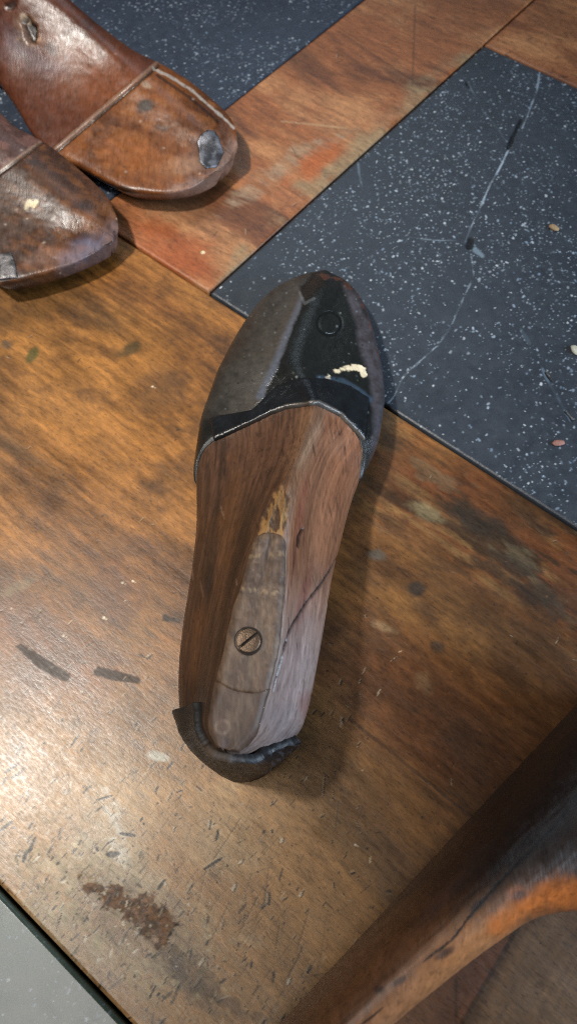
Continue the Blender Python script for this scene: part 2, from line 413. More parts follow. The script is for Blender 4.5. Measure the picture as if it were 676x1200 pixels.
for (x, y, an, L, w) in [(70, 820, 60, .03, .0003), (55, 900, 52, .035, .0003), (20, 908, 35, .006, .0006), (265, 985, 55, .025, .0003), (250, 1012, 30, .010, .0006), (312, 1040, 82, .018, .0003), (355, 1090, 70, .02, .0003),
                         (290, 1075, 60, .02, .0003), (325, 1100, 80, .015, .0003), (150, 978, -8, .008, .0007), (133, 1001, 0, .006, .0012), (30, 1003, 75, .006, .0008), (88, 868, 60, .008, .0005), (240, 860, 40, .008, .0004),
                         (8, 968, 40, .007, .0007), (14, 900, 35, .008, .0007), (38, 990, 70, .007, .0007), (123, 935, 15, .008, .0005), (345, 1130, 60, .02, .0004), (258, 1080, 62, .018, .0003), (395, 955, 80, .014, .0003), (380, 920, 84, .01, .0003)]:
    dent(s, x, y, math.radians(an), L * .75, w * 1.05, .95 if L < .012 else .45, .6 if L < .012 else .15, .00008)
for (x, y, L) in [(274, 1040, .005), (282, 1010, .004), (330, 985, .004), (245, 965, .004), (352, 1048, .004), (338, 1150, .004), (236, 1128, .004), (300, 900, .003), (62, 915, .005), (20, 880, .004)]:
    an = math.radians(70 + rr.uniform(-25, 25)); L *= rr.uniform(.4, .9); dent(s, x + 2, y, an, L, .0006, .7, 0, .0001); dent(s, x, y, an, L * .8, rr.uniform(.0003, .0006), .8, 0, -.0001, lin(206, 194, 170))
for (x, y, r) in [(179, 453, .0010), (144, 683, .0011), (156, 681, .0010), (122, 724, .0012), (75, 745, .0009), (60, 830, .0008), (416, 990, .0008)]:
    dot(s, x, y, r * .62, lin(216, 204, 180), .85); dot(s, x + 3, y + 1.5, r * .4, lin(200, 180, 150), .7)
s.col = np.clip(s.col, 0, 1)
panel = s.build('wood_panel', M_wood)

# ---- the wood strip between the stone squares and the border beyond
def wood_piece(av, bv, name, seed, base, hi, lo):
    s = Sheet(av, bv); A, B, px, py = s.A, s.B, s.px, s.py
    w = (fbm(A * 12, B * 12, 0., 3, seed) - .5) * .03
    g1 = fbm(A * 9, (B + w) * 45, 0., 5, seed + 1); g2 = fbm(A * 55, (B + w * .6) * 380, 0., 4, seed + 2); g3 = fbm(A * 34, B * 34, 0., 5, seed + 3, .6)
    c = mixc(np.broadcast_to(base, A.shape + (3,)), hi, sm(.4, .65, g1 * .55 + g3 * .45)); c = mixc(c, lo, sm(.52, .72, fbm(A * 14, (B + w) * 60, 0., 5, seed + 4)) * .7)
    s.col = c * (.7 + .6 * g2)[..., None]; s.rgh = .46 + .2 * (g3 - .5); s.z = (g2 - .5) * .00007 + (g3 - .5) * .0003
    return s, g1, g2, g3
s, g1, g2, g3 = wood_piece(axis(.2072, .2957, .0005, .2072, .2957), axis(LSEAM + .0008, .56, .0005, LSEAM + .0008, .75), 'x', 200, lin(134, 82, 48), lin(160, 112, 74), lin(80, 48, 30))
px, py = s.px, s.py
m = poly_mask(px, py, [(255, 330), (285, 285), (350, 215), (430, 150), (500, 92), (545, 62), (560, 60), (480, 140), (380, 235), (290, 310)], 10, 14, 211, .05)
s.col = mixc(s.col, lin(138, 116, 86) * (.7 + .6 * g2)[..., None], m * .85 * sm(.25, .55, g3))
m = poly_mask(px, py, [(250, 250), (300, 205), (350, 170), (420, 150), (360, 190), (300, 232), (262, 256)], 5, 8, 213, .07)
s.col = mixc(s.col, lin(140, 122, 100), m * .6 * sm(.3, .6, g2 * .6 + g3 * .4))
m = blob(px, py, 370, 190, 34, 14, -35, .5, .6, 215); s.col = mixc(s.col, lin(160, 84, 38), m * .75)
m = blob(px, py, 200, 300, 60, 30, 20, .6, .6, 217); s.col = mixc(s.col, lin(146, 74, 36), m * .75)
for q in ([(397, 37), (493, 101)], [(486, 8), (483, 98)], [(330, 142), (405, 150)]):
    d, t = dist_poly(px, py, q); m = 1 - sm(.5, 1.8, d); s.col = mixc(s.col, lin(70, 45, 30) if q[0][0] != 330 else lin(170, 140, 105), m * .5)
for k in range(60): dent(s, rr.uniform(130, 560), rr.uniform(0, 340), rr.uniform(0, 3.1), rr.uniform(.001, .006), rr.uniform(.0003, .0006), rr.uniform(.3, .7), rr.choice([0, .4]), .0001)
dot(s, 238, 296, .0013, lin(214, 200, 160), .95, .0003)
s.build('wood_strip', M_wood)
s, g1, g2, g3 = wood_piece(axis(.02, .2058, .0007, -.45, .2058), axis(.4540, .58, .0007, .4540, .75), 'x', 300, lin(148, 92, 54), lin(172, 118, 74), lin(112, 64, 36))
for k in range(60): dent(s, rr.uniform(560, 676), rr.uniform(0, 90), rr.uniform(0, 3.1), rr.uniform(.001, .006), rr.uniform(.0004, .0007), rr.uniform(.3, .6), 0, .0001)
s.build('wood_border', M_wood)
s, *_ = wood_piece(axis(-.45, -.06, .01, -.45, -.06), axis(LSEAM + .0008, .4528, .01, LSEAM + .0008, .4528), 'x', 400, lin(136, 80, 44), lin(160, 104, 60), lin(98, 56, 32))
s.build('wood_border', M_wood)
s, *_ = wood_piece(axis(.5602, .75, .01, .5602, .75), axis(LSEAM + .0008, .75, .01, LSEAM + .0008, .75), 'x', 420, lin(136, 80, 44), lin(160, 104, 60), lin(98, 56, 32))
s.build('wood_border', M_wood)
s, *_ = wood_piece(axis(.2968, .559, .01, .2968, .559), axis(.4540, .75, .01, .4540, .75), 'x', 440, lin(136, 80, 44), lin(160, 104, 60), lin(98, 56, 32))
s.build('wood_border', M_wood)

# ---- the dark stone squares
def stone(av, bv, seed, ndots, box, base=(46, 51, 58)):
    s = Sheet(av, bv); A, B = s.A, s.B
    n = fbm(A * 25, B * 25, 0., 5, seed); n2 = fbm(A * 260, B * 260, 0., 4, seed + 1)
    s.col = lin(*base) * (.7 + .35 * n + .5 * n2)[..., None]; s.rgh = .42 + .2 * (n2 - .5); s.z = (n2 - .5) * .00012
    r = random.Random(seed)
    for k in range(ndots):
        a = r.uniform(*box[0]); b = r.uniform(*box[1])
        cl = float(fbm(np.array([a * 30]), np.array([b * 30]), 0., 3, seed + 5)[0])
        if r.random() > .25 + 1.3 * max(0, cl - .3) * 2: continue
        w = .00019 + .00045 * r.random() ** 3.5; an = r.gauss(1.0, .5); L = w * r.choice([.2, .8, 1.6])
        am = r.uniform(.15, .85); cc = lin(*r.choice([(168, 182, 196), (140, 156, 172), (190, 198, 205), (120, 140, 160)]))
        def fn(sl, rd, side, t):
            m = 1 - sm(.5, 1.25, rd); s.col[sl] = mixc(s.col[sl], cc, m * am); s.z[sl] += .00008 * m
        s.stroke(a, b, a + math.cos(an) * L, b + math.sin(an) * L, w, fn, .0003)
    return s
def line(s, q, w, cc, am, dep=0., wob=1.5, fade=True):
    d, t = dist_poly(s.px + 3 * (fbm(s.px * .05, s.py * .05, 0., 4, 15) - .5), s.py + 3 * (fbm(s.px * .06, s.py * .06, 0., 4, 16) - .5), q); d = d + wob * (vnoise(s.px * .15, s.py * .15, 0., 9) - .5)
    m = (1 - sm(w * .4, w * 1.2, d)) * (.15 + .75 * sm(.3, .6, vnoise(s.px * .08, s.py * .08, 0., 12)) if fade else 1)
    s.col = mixc(s.col, lin(*cc), m * am); s.z = s.z + dep * m
s = stone(axis(-.03, .2056, .00045, -.0585, .2056), axis(LSEAM + .0008, .4526, .00045, LSEAM + .0008, .4526), 500, 11500, ((-.03, .2056), (.187, .4526)))
LT = (142, 158, 172)
line(s, [(634, 76), (628, 110), (612, 150)], .9, LT, .75)
line(s, [(598, 172), (575, 215), (556, 255), (545, 284)], 1.1, (160, 176, 190), .9)
line(s, [(548, 96), (566, 130), (594, 165)], .8, LT, .5)
line(s, [(552, 300), (555, 322), (545, 345), (530, 378), (512, 405)], .8, LT, .55)
line(s, [(512, 405), (490, 425), (474, 440), (460, 466), (450, 478)], 1.1, LT, .75)
line(s, [(480, 278), (515, 281), (535, 282)], .9, LT, .55)
line(s, [(420, 190), (424, 222)], 1.2, (110, 125, 140), .5)
line(s, [(636, 432), (650, 462), (668, 492)], 2.2, (96, 112, 128), .7)
line(s, [(610, 385), (620, 402)], 2.5, (70, 82, 92), .6)
for q, w in (([(610, 140), (603, 155), (596, 172)], 2.6), ([(552, 281), (549, 288)], 4.5), ([(452, 474), (456, 480)], 3.), ([(547, 97), (549, 101)], 2.), ([(640, 436), (646, 446)], 1.6), ([(662, 482), (670, 492)], 1.6)):
    line(s, q, w, (12, 14, 16), .95, -.0006, 1.5, False)
line(s, [(556, 292), (566, 300)], 3., (120, 138, 150), .7)
s.rgh = np.clip(s.rgh, .2, .8)
o = s.build('stone_tile', M_stone, .0012, .0002); o['label'] = 'cracked dark speckled stone square under the toe of the middle last'
s = stone(axis(.2968, .46, .0006, .2968, .559), axis(LSEAM + .0008, .4526, .0006, LSEAM + .0008, .4526), 520, 7000, ((.2968, .46), (.187, .4526)), (44, 51, 63))
s.build('stone_tile', M_stone, .0012, .0002)
s = stone(axis(.0, .11, .0005, -.45, .75), axis(-.15, CEDGE - .0006, .0005, -.33, CEDGE - .0006), 540, 1800, ((0., .11), (-.13, CEDGE)), (66, 78, 71))  # base lifted above the other tiles to carry part of its glare
s.rgh = s.rgh * .5; s.z *= .3
s.build('stone_tile', M_polished, .0012, .0002)
# core under the boards: dark, seen only in the seams
q = [(-.45, -.33), (.75, -.33), (.75, .75), (-.45, .75)]
V = [a * U1 + b * U2 + np.array([0, 0, z]) for z in (-.04, -.0055) for a, b in q]
mesh_obj('table_core', V, [(0, 3, 2, 1), (4, 5, 6, 7), (0, 1, 5, 4), (1, 2, 6, 5), (2, 3, 7, 6), (3, 0, 4, 7)], M_core, table, lin(24, 17, 12), .8, False)

# ------------------------------------------------------------------ SHOE LASTS
class Last:
    """a shoe last: heel point, toe point, left and right outlines in plan, heights along the length"""
    def __init__(s, heel, toe, left, right, H, zw, zb, top, drop, conc, fr=.80, nth=420, nu=300, zoff=0.):
        s.h = np.array(heel, float); s.t = np.array(toe, float); d = s.t - s.h; s.L = np.hypot(*d); s.ey = d / s.L; s.ex = np.array([s.ey[1], -s.ey[0]])
        th = lambda y: np.arccos(np.clip(1 - 2 * np.asarray(y) / s.L, -1, 1))
        def curve(pts):
            pts = sorted(pts); ys = np.array([p[0] for p in pts]); xs = np.array([p[1] for p in pts])
            t = np.concatenate([[0], th(ys), [math.pi]]); x = np.concatenate([[0], xs, [0]])
            k = np.concatenate([[True], np.diff(t) > 1e-3]); return herm(t[k], x[k])
        s.fl, s.fr_ = curve(left), curve(right)
        hp = lambda q: herm([p[0] for p in q], [p[1] for p in q])
        s.H, s.zw, s.zb, s.drop, s.conc = hp(H), hp(zw), hp(zb), hp(drop), hp(conc)
        s.tl, s.tr = hp([(p[0], p[1]) for p in top]), hp([(p[0], p[2]) for p in top])
        s.ratio = fr
        s.nth, s.nu = nth, nu
        s.TH = np.linspace(.006, math.pi - .006, nth); s.U = np.arange(nu) / nu * 12.
        s.z0 = zoff
        s.G = s.S(s.TH[:, None], s.U[None, :])
    def local(s, p):
        q = np.asarray(p)[..., :2] - s.h; return q @ s.ey, q @ s.ex
    def S(s, th, u):
        th, u = np.broadcast_arrays(np.asarray(th, float), np.asarray(u, float))
        y = s.L * (1 - np.cos(th)) / 2; t = y / s.L
        l, r = s.fl(th), s.fr_(th); H, zw, zb = s.H(t), s.zw(t), s.zb(t); cc = s.conc(t)
        mid = (l + r) / 2; hl, hr = l - mid, r - mid
        # the top edges are given in plan, kept inside the outline
        tl = np.clip(s.tl(t), mid + hl * .93, mid + hr * .9); tr = np.clip(s.tr(t), mid + hl * .9, mid + hr * .93)
        tl = np.minimum(tl, tr)
        dz = s.drop(t); q = s.ratio
        c = (tl + tr) / 2
        X = [mid, mid + hr * q * .6, mid + hr * q, r, (r * .5 + tr * .5) - cc * hr, tr, c, tl, (l * .5 + tl * .5) - cc * hl, l, mid + hl * q, mid + hl * q * .6]
        Z = [zb, zb, zb + .002, zw, zw * .5 + (H - dz) * .5, H - dz, H, H - dz, zw * .5 + (H - dz) * .5, zw, zb + .002, zb]
        X = np.stack(np.broadcast_arrays(*X)); Z = np.stack(np.broadcast_arrays(*Z))
        k = np.floor(u).astype(int) % 12; f = u - np.floor(u)
        idx = np.indices(k.shape)
        def g(Q, o): return np.take_along_axis(Q, ((k + o) % 12)[None], 0)[0]
        def cr(Q):
            a, b, c_, d = g(Q, -1), g(Q, 0), g(Q, 1), g(Q, 2)
            return .5 * (2 * b + (c_ - a) * f + (2 * a - 5 * b + 4 * c_ - d) * f * f + (-a + 3 * b - 3 * c_ + d) * f ** 3)
        x, z = cr(X), cr(Z)
        W = s.h + y[..., None] * s.ey + x[..., None] * s.ex
        return np.concatenate([W, (z + s.z0)[..., None]], -1)
    def normals(s, th, u, e=.004):
        th, u = np.broadcast_arrays(np.asarray(th, float), np.asarray(u, float))
        a = s.S(np.clip(th + e, .004, math.pi - .004), u) - s.S(np.clip(th - e, .004, math.pi - .004), u)
        b = s.S(th, u + .03) - s.S(th, u - .03)
        n = np.cross(b, a); n = -n / np.maximum(np.linalg.norm(n, axis=-1, keepdims=True), 1e-9)
        # point outwards
        cen = s.S(th, np.zeros_like(u)) * .5 + s.S(th, np.full_like(u, 6.)) * .5
        sg = np.sign(np.sum((s.S(th, u) - cen) * n, -1, keepdims=True)); return n * np.where(sg == 0, 1, sg)
    def finish(s, name, mat, parent, col, rgh, disp=None):
        G = s.G if disp is None else s.G + s.normals(s.TH[:, None], s.U[None, :]) * disp[..., None]
        nth, nu = s.nth, s.nu
        V = G.reshape(-1, 3); c0 = G[0].mean(0); c1 = G[-1].mean(0)
        V = np.concatenate([V, [c0, c1]])
        f = grid_faces(nth, nu, True)
        j = np.arange(nu); j2 = (j + 1) % nu; n0 = nth * nu
        cap0 = np.stack([np.full(nu, n0), j2, j], -1); cap1 = np.stack([np.full(nu, n0 + 1), (nth - 1) * nu + j, (nth - 1) * nu + j2], -1)
        faces = [tuple(q) for q in cap0] + [tuple(q) for q in cap1]
        # caps as degenerate-free quads are not needed: build with a mixed list through bmesh-free path
        me = bpy.data.meshes.new(name); Vl = V - np.array(parent.location)
        tri = np.concatenate([cap0, cap1]); nq, ntri = len(f), len(tri)
        me.vertices.add(len(V)); me.vertices.foreach_set('co', Vl.astype(np.float32).ravel())
        li = np.concatenate([f.ravel(), tri.ravel()]).astype(np.int32)
        me.loops.add(len(li)); me.loops.foreach_set('vertex_index', li)
        me.polygons.add(nq + ntri)
        me.polygons.foreach_set('loop_start', np.concatenate([np.arange(nq) * 4, nq * 4 + np.arange(ntri) * 3]).astype(np.int32))
        me.update(calc_edges=True); me.validate()
        c = np.concatenate([col.reshape(-1, 3), col[0].mean(0)[None], col[-1].mean(0)[None]]); r = np.concatenate([rgh.reshape(-1), [rgh[0].mean(), rgh[-1].mean()]])
        at = me.color_attributes.new('Col', 'FLOAT_COLOR', 'POINT'); c4 = np.ones((len(V), 4), np.float32); c4[:, :3] = np.clip(c * DEEP, .001, 1); at.data.foreach_set('color', c4.ravel())
        at = me.attributes.new('Rgh', 'FLOAT', 'POINT'); at.data.foreach_set('value', np.clip(r, .05, 1).astype(np.float32))
        me.polygons.foreach_set('use_smooth', np.full(nq + ntri, True)); me.materials.append(mat)
        bm = bmesh.new(); bm.from_mesh(me); bmesh.ops.recalc_face_normals(bm, faces=bm.faces); bm.to_mesh(me); bm.free()
        o = bpy.data.objects.new(name, me); link(o, parent)
        s.bvh = None
        return o
    def tree(s):
        if getattr(s, 'bvh', None) is None:
            st = 2
            G = s.G[:, :]; f = grid_faces(s.nth, s.nu, True)
            s.bvh = BVHTree.FromPolygons([Vector(v) for v in G.reshape(-1, 3)], [tuple(int(k) for k in q) for q in f])
        return s.bvh
    def hit(s, px, py):
        """the point of the surface seen at photo pixel px,py, and its outward normal"""
        d = Vector(RW @ np.array([px - 338., 600. - py, -F])).normalized()
        loc, n, idx, dist = s.tree().ray_cast(Vector((0, 0, CAMH)), d)
        if loc is None:
            loc, n, idx, dist = s.tree().find_nearest(Vector(P(px, py, .02)))
        if n.dot(d) > 0: n = -n
        return np.array(loc), np.array(n), idx
    def hit_uv(s, px, py):
        loc, n, idx = s.hit(px, py)
        i, j = idx // s.nu, idx % s.nu
        d = np.linalg.norm(s.G[max(0, i - 2):i + 3].reshape(-1, 3) - loc, axis=1); k = int(d.argmin())
        return s.TH[max(0, i - 2) + k // s.nu], s.U[k % s.nu]
    def patch(s, name, Lp, Rp, nu, nv, thick, mat, parent, colfn, rgh, under=.0015, edge=.0, smooth=2, bow0=0., bow1=0.):
        """a thin piece lying on the surface between two edge lines traced on it"""
        def res(pts, n):
            pts = np.array(pts, float); dd = np.concatenate([[0], np.cumsum(np.hypot(*np.diff(pts, axis=0).T))]); t = np.linspace(0, dd[-1], n)
            return np.stack([np.interp(t, dd, pts[:, 0]), np.interp(t, dd, pts[:, 1])], -1)
        a, b = res(Lp, nu), res(Rp, nu); w = np.linspace(0, 1, nv)[None, :, None]
        Q = a[:, None] * (1 - w) + b[:, None] * w
        ramp = np.linspace(0, 1, nu)[:, None]; ww = w[..., 0]; bulge = 1 - np.abs(2 * ww - 1) ** 2.5
        Q[..., 1] += bow1 * bulge * np.clip((ramp - .75) / .25, 0, 1) ** 2 + bow0 * bulge * np.clip((.15 - ramp) / .15, 0, 1) ** 2
        G = np.zeros((nu, nv, 3)); N = np.zeros((nu, nv, 3))
        for i in range(nu):
            for j in range(nv):
                G[i, j], N[i, j], _ = s.hit(*Q[i, j])
        for _ in range(smooth):
            K = N.copy(); K[1:-1] = (N[:-2] + N[1:-1] * 2 + N[2:]) / 4; K[:, 1:-1] = (K[:, :-2] + K[:, 1:-1] * 2 + K[:, 2:]) / 4; N = K / np.linalg.norm(K, axis=-1, keepdims=True)
        # drop the very rim a little so that the edge catches light as a worn edge
        e = np.minimum(np.minimum(np.arange(nu)[:, None], nu - 1 - np.arange(nu)[:, None]), np.minimum(np.arange(nv)[None], nv - 1 - np.arange(nv)[None])).astype(float)
        T = thick * (1 - edge * np.exp(-e * 1.2)) + (fbm(G[..., 0] * 600, G[..., 1] * 400, 0., 4, 5) - .5) * min(.0005, thick * .45)
        return slab_from_grid(name, G, N, T, mat, parent, colfn(Q[..., 0], Q[..., 1], G), rgh, under)

def outline(last_h, last_t, pts):
    h = np.array(last_h); t = np.array(last_t); d = t - h; L = np.hypot(*d); ey = d / L; ex = np.array([ey[1], -ey[0]]); r = []
    for q in pts:
        p = P(*q)[:2] - h; r.append((float(p @ ey), float(p @ ex)))
    return r

# ---------- the last in the middle
hp = P(273, 894, .03)[:2]; tp = P(380, 323, .012)[:2]
left = outline(hp, tp, [(225, 868, .03), (211, 833, .03), (210, 780, .03), (215, 731, .03), (223, 678, .03), (230, 624, .028), (232, 576, .022), (232, 541, .018), (240, 492, .015), (255, 447, .014), (271, 414, .013), (293, 377, .012), (319, 346, .012), (346, 330, .012)])
right = outline(hp, tp, [(336, 872, .03), (356, 846, .03), (367, 802, .03), (379, 735, .03), (390, 669, .03), (401, 624, .028), (410, 589, .025), (422, 556, .02), (431, 540, .016), (442, 510, .015), (447, 474, .015), (446, 443, .014), (438, 403, .013), (427, 369, .012), (414, 344, .012), (396, 328, .012)])
Lm = float(np.hypot(*(tp - hp)))
def tops(rows):
    r = []
    for (xl, xr, y, z) in rows:
        a = outline(hp, tp, [(xl, y, z)])[0]; b = outline(hp, tp, [(xr, y, z)])[0]; r.append(((a[0] + b[0]) / 2 / Lm, a[1], b[1]))
    return r
top = tops([(243, 303, 845, .064), (252, 313, 808, .066), (265, 326, 757, .066), (277, 330, 709, .066), (291, 334, 660, .066), (304, 334, 627, .065), (316, 338, 595, .061), (330, 347, 560, .055), (345, 362, 520, .047), (352, 380, 478, .041)])
top = [(0, top[0][1] * .4, top[0][2] * .4)] + top + [(.72, -.016, .007), (.82, -.014, .008), (.92, -.008, .009), (1, -.002, .002)]
mid = Last(hp, tp, left, right,
           H=[(0, .061), (.08, .064), (.2, .066), (.3, .066), (.38, .061), (.46, .053), (.53, .0455), (.6, .040), (.7, .034), (.8, .029), (.9, .0235), (.96, .0185), (1, .014)],
           zw=[(0, .03), (.3, .029), (.42, .024), (.55, .017), (.7, .014), (.9, .0125), (1, .012)], zb=[(0, .0), (.25, .0), (.4, .003), (.55, .0), (.75, .0), (.9, .003), (1, .007)],
           top=top, drop=[(0, .0006), (.3, .0006), (.42, .002), (.55, .0035), (.7, .0045), (.85, .004), (.95, .0025), (1, .0008)],
           conc=[(0, .0), (.3, .02), (.5, .05), (.6, -.04), (.75, -.14), (1, -.14)], nth=620, nu=420, zoff=.0004)
shoe = thing('shoe_last', 'worn wooden shoe last in the middle with black leather toe, leather heel and brass screw', 'shoe last', (float((hp[0] + tp[0]) / 2), float((hp[1] + tp[1]) / 2), 0))
G = mid.G; px, py = proj(G); tt = (1 - np.cos(mid.TH[:, None])) / 2 + 0 * px; uu = mid.U[None, :] + 0 * px
yl, xl = mid.local(G)
n1 = fbm(uu * 5, tt * 6, 0., 4, 601); n2 = fbm(uu * 26 + n1 * 3, tt * 14, 0., 4, 603); n3 = fbm(G[..., 0] * 90, G[..., 1] * 60, G[..., 2] * 90, 4, 605); n4 = fbm(uu * 60, tt * 30, 0., 3, 607)
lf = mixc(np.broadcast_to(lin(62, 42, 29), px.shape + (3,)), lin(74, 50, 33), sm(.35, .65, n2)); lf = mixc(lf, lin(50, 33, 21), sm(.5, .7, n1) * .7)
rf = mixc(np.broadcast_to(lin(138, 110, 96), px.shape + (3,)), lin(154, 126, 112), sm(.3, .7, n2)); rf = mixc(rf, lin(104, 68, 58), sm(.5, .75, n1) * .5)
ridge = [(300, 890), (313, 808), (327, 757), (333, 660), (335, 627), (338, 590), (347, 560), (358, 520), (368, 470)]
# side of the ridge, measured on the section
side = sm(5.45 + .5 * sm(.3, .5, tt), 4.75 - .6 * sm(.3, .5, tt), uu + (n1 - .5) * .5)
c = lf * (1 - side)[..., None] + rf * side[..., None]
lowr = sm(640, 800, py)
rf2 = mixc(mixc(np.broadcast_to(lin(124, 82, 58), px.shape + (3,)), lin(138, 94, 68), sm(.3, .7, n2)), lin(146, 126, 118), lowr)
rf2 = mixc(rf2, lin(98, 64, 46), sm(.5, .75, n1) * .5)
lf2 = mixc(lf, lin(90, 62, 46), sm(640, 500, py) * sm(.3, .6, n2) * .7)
c = lf2 * (1 - side)[..., None] + rf2 * side[..., None]  # left darker, right paler and cooler: side light put into the colour
# the ridge itself, worn
w = np.exp(-((uu - 5.05) / .22) ** 2) * sm(.1, .2, tt) * sm(.62, .5, tt)
c = mixc(c, lin(168, 140, 116), w * .55 * sm(.3, .6, n3))
m = poly_mask(px, py, [(352, 478), (375, 478), (362, 540), (345, 600), (334, 640), (328, 600), (338, 540)], 9, 6, 611, .06); c = mixc(c, lin(134, 98, 70), m * .5)
# dark streaks and paler patches
for (x, y, rx, ry, an, cc, am) in [(240, 690, 8, 26, 8, (34, 26, 20), .75), (252, 640, 4, 60, 8, (42, 30, 20), .5), (270, 560, 5, 60, 10, (52, 34, 22), .4), (218, 800, 10, 40, 0, (60, 36, 20), .5), (232, 820, 22, 22, 0, (30, 24, 20), .6), (282, 640, 6, 50, 14, (34, 24, 18), .75),
                                   (355, 700, 5, 40, 14, (112, 62, 54), .5), (352, 600, 5, 40, 10, (130, 70, 56), .5), (330, 850, 20, 26, 0, (112, 110, 118), .35), (345, 780, 18, 50, 10, (140, 122, 122), .35), (268, 600, 10, 70, 8, (106, 68, 38), .3), (232, 740, 6, 60, 6, (104, 66, 36), .3), (300, 520, 25, 30, 20, (96, 66, 48), .4), (360, 826, 8, 14, 0, (120, 74, 70), .5)]:
    m = blob(px, py, x, y, rx, ry, an, .6, .5, int(x * 3), .07); c = mixc(c, lin(*cc), m * am)
c = c * (1 + ((.24 - .08 * side) * (n2 - .5) + .2 * (n4 - .5)))[..., None]
disp = (n2 - .5) * .0003 + (n3 - .5) * .0006
rg = .33 + .15 * (n3 - .5) + .15 * (1 - side)
d, _ = dist_poly(px, py, [(316, 806), (322, 785), (328, 757), (333, 700), (335, 650), (337, 620), (343, 588), (352, 552)])
c = mixc(c, lin(184, 166, 158), (1 - sm(.5, 3.6, d + (n3 - .5) * 5)) * .5 * sm(560, 640, py) * sm(.3, .55, n2))
# gouged golden chip above the plate
gp = [(331, 566), (338, 585), (335, 612), (333, 630), (301, 630), (306, 612), (314, 596), (322, 578)]
m = poly_mask(px, py, gp, 2., 4, 613, .15); gn = fbm(px * .06, py * .3, 0., 4, 615)
c = mixc(c, mixc(np.broadcast_to(lin(146, 108, 62), px.shape + (3,)), lin(72, 48, 26), sm(.42, .62, fbm(px * .2, py * .07, 0., 4, 617))), m * .9)
disp += m * (-.0006 + (fbm(px * .22, py * .08, 0., 4, 619) - .5) * .0011); rg += m * .12
# cracks
def crack(px, py, c, disp, q, w, dep, cc=(14, 10, 8), edge=None, am=.95):
    bx = np.array(q); r = max(6, w * 4)
    sel = (px > bx[:, 0].min() - r) & (px < bx[:, 0].max() + r) & (py > bx[:, 1].min() - r) & (py < bx[:, 1].max() + r)
    if not sel.any(): return c, disp
    cs, ds = _crack(px[sel], py[sel], c[sel], disp[sel], q, w, dep, cc, edge, am)
    c[sel] = cs; disp[sel] = ds; return c, disp
def _crack(px, py, c, disp, q, w, dep, cc, edge, am):
    d, t = dist_poly(px, py, q); d = d + (vnoise(px * .25, py * .25, 0., 4) - .5) * 1.2
    ww = w * (.35 + .65 * np.sqrt(np.clip(4 * t * (1 - t), 0, 1)))
    m = 1 - sm(ww * .5, ww * 1.15, d)
    if edge is not None: c = mixc(c, lin(*edge), (1 - sm(ww, ww * 3, d)) * .5)
    return mixc(c, lin(*cc), m * am), disp - dep * m
front = (uu > 2.3) & (uu < 9.7)
c, disp = crack(px, py, c, disp, [(396, 650), (386, 669), (375, 686), (358, 708), (344, 730), (337, 744), (331, 768), (325, 790), (319, 812)], 1.25, .0007, edge=(98, 76, 70))
c, disp = crack(px, py, c, disp, [(355, 618), (351, 628), (350, 641)], 2.2, .0008, (44, 24, 18))
c, disp = crack(px, py, c, disp, [(352, 612), (346, 650), (341, 690)], 1.4, .0002, (92, 50, 44), am=.6)
for k in range(70):
    x = rr.uniform(215, 420); y = rr.uniform(500, 860); L = rr.uniform(4, 22); a = rr.gauss(-.16, .07)
    c, disp = crack(px, py, c, disp, [(x, y), (x - L * a * -1, y - L)], rr.uniform(.6, 1.2), .00012, rr.choice([(40, 26, 18), (30, 22, 18), (34, 24, 18), (124, 98, 78)]), am=rr.uniform(.2, .6))
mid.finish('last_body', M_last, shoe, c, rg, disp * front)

# top plate, its tail and the screw
def platecol(qx, qy, g):
    n = fbm(qx * .12, qy * .05, 0., 4, 631); n2 = fbm(qx * .3, qy * .12, 0., 4, 633)
    c = mixc(np.broadcast_to(lin(84, 63, 48), qx.shape + (3,)), lin(102, 80, 62), sm(.3, .75, n)); c = c * (.75 + .5 * n2)[..., None]
    m = sm(.5, .62, fbm(qx * .14, qy * .2, 0., 4, 635)) * sm(720, 690, qy); c = mixc(c, lin(66, 50, 40), m * .6)
    for (y0, y1) in ((655, 650), (691, 697)):
        d, _ = dist_poly(qx, qy, [(280, y0), (330, y1)]); c = mixc(c, lin(150, 126, 96), (1 - sm(1, 4, d)) * .6 * sm(.45, .6, n2))
    
    m = sm(.56, .64, fbm(qx * .3, qy * .16, 0., 4, 637)); c = mixc(c, lin(44, 33, 26), m * .3)
    return mixc(c, lin(140, 118, 96), sm(.6, .7, fbm(qx * .34, qy * .2, 0., 4, 638)) * .2)
pl = mid.patch('top_plate', [(304, 629), (299, 634), (291, 660), (283, 690), (275, 712), (268, 742), (261, 775), (254.5, 797)], [(329, 629), (333, 636), (333, 660), (332, 690), (329, 725), (326, 757), (320, 785), (313.5, 808)], 90, 36, .0011, M_last, shoe, platecol, .6, .002, .35, bow0=-4., bow1=9.)
pl['label'] = 'grey rubbed wooden plate on top'
def tailcol(qx, qy, g):
    n = fbm(qx * .12, qy * .05, 0., 4, 641); n2 = fbm(qx * .35, qy * .12, 0., 4, 643)
    c = mixc(np.broadcast_to(lin(76, 57, 45), qx.shape + (3,)), lin(94, 73, 58), sm(.4, .65, n)) * (.7 + .6 * n2)[..., None]
    d = np.abs(np.hypot(qx - 261, qy - 852) - 7.5); return mixc(c, lin(150, 128, 108), (1 - sm(.8, 3.2, d)) * .45 * n)
mid.patch('plate_tail', [(252, 799), (248, 820), (244, 843), (245, 858), (253, 872), (262, 879)], [(316, 807), (311, 822), (306, 842), (301, 860), (291, 873), (279, 881)], 60, 32, .0004, M_last, shoe, tailcol, .6, .002, .4)

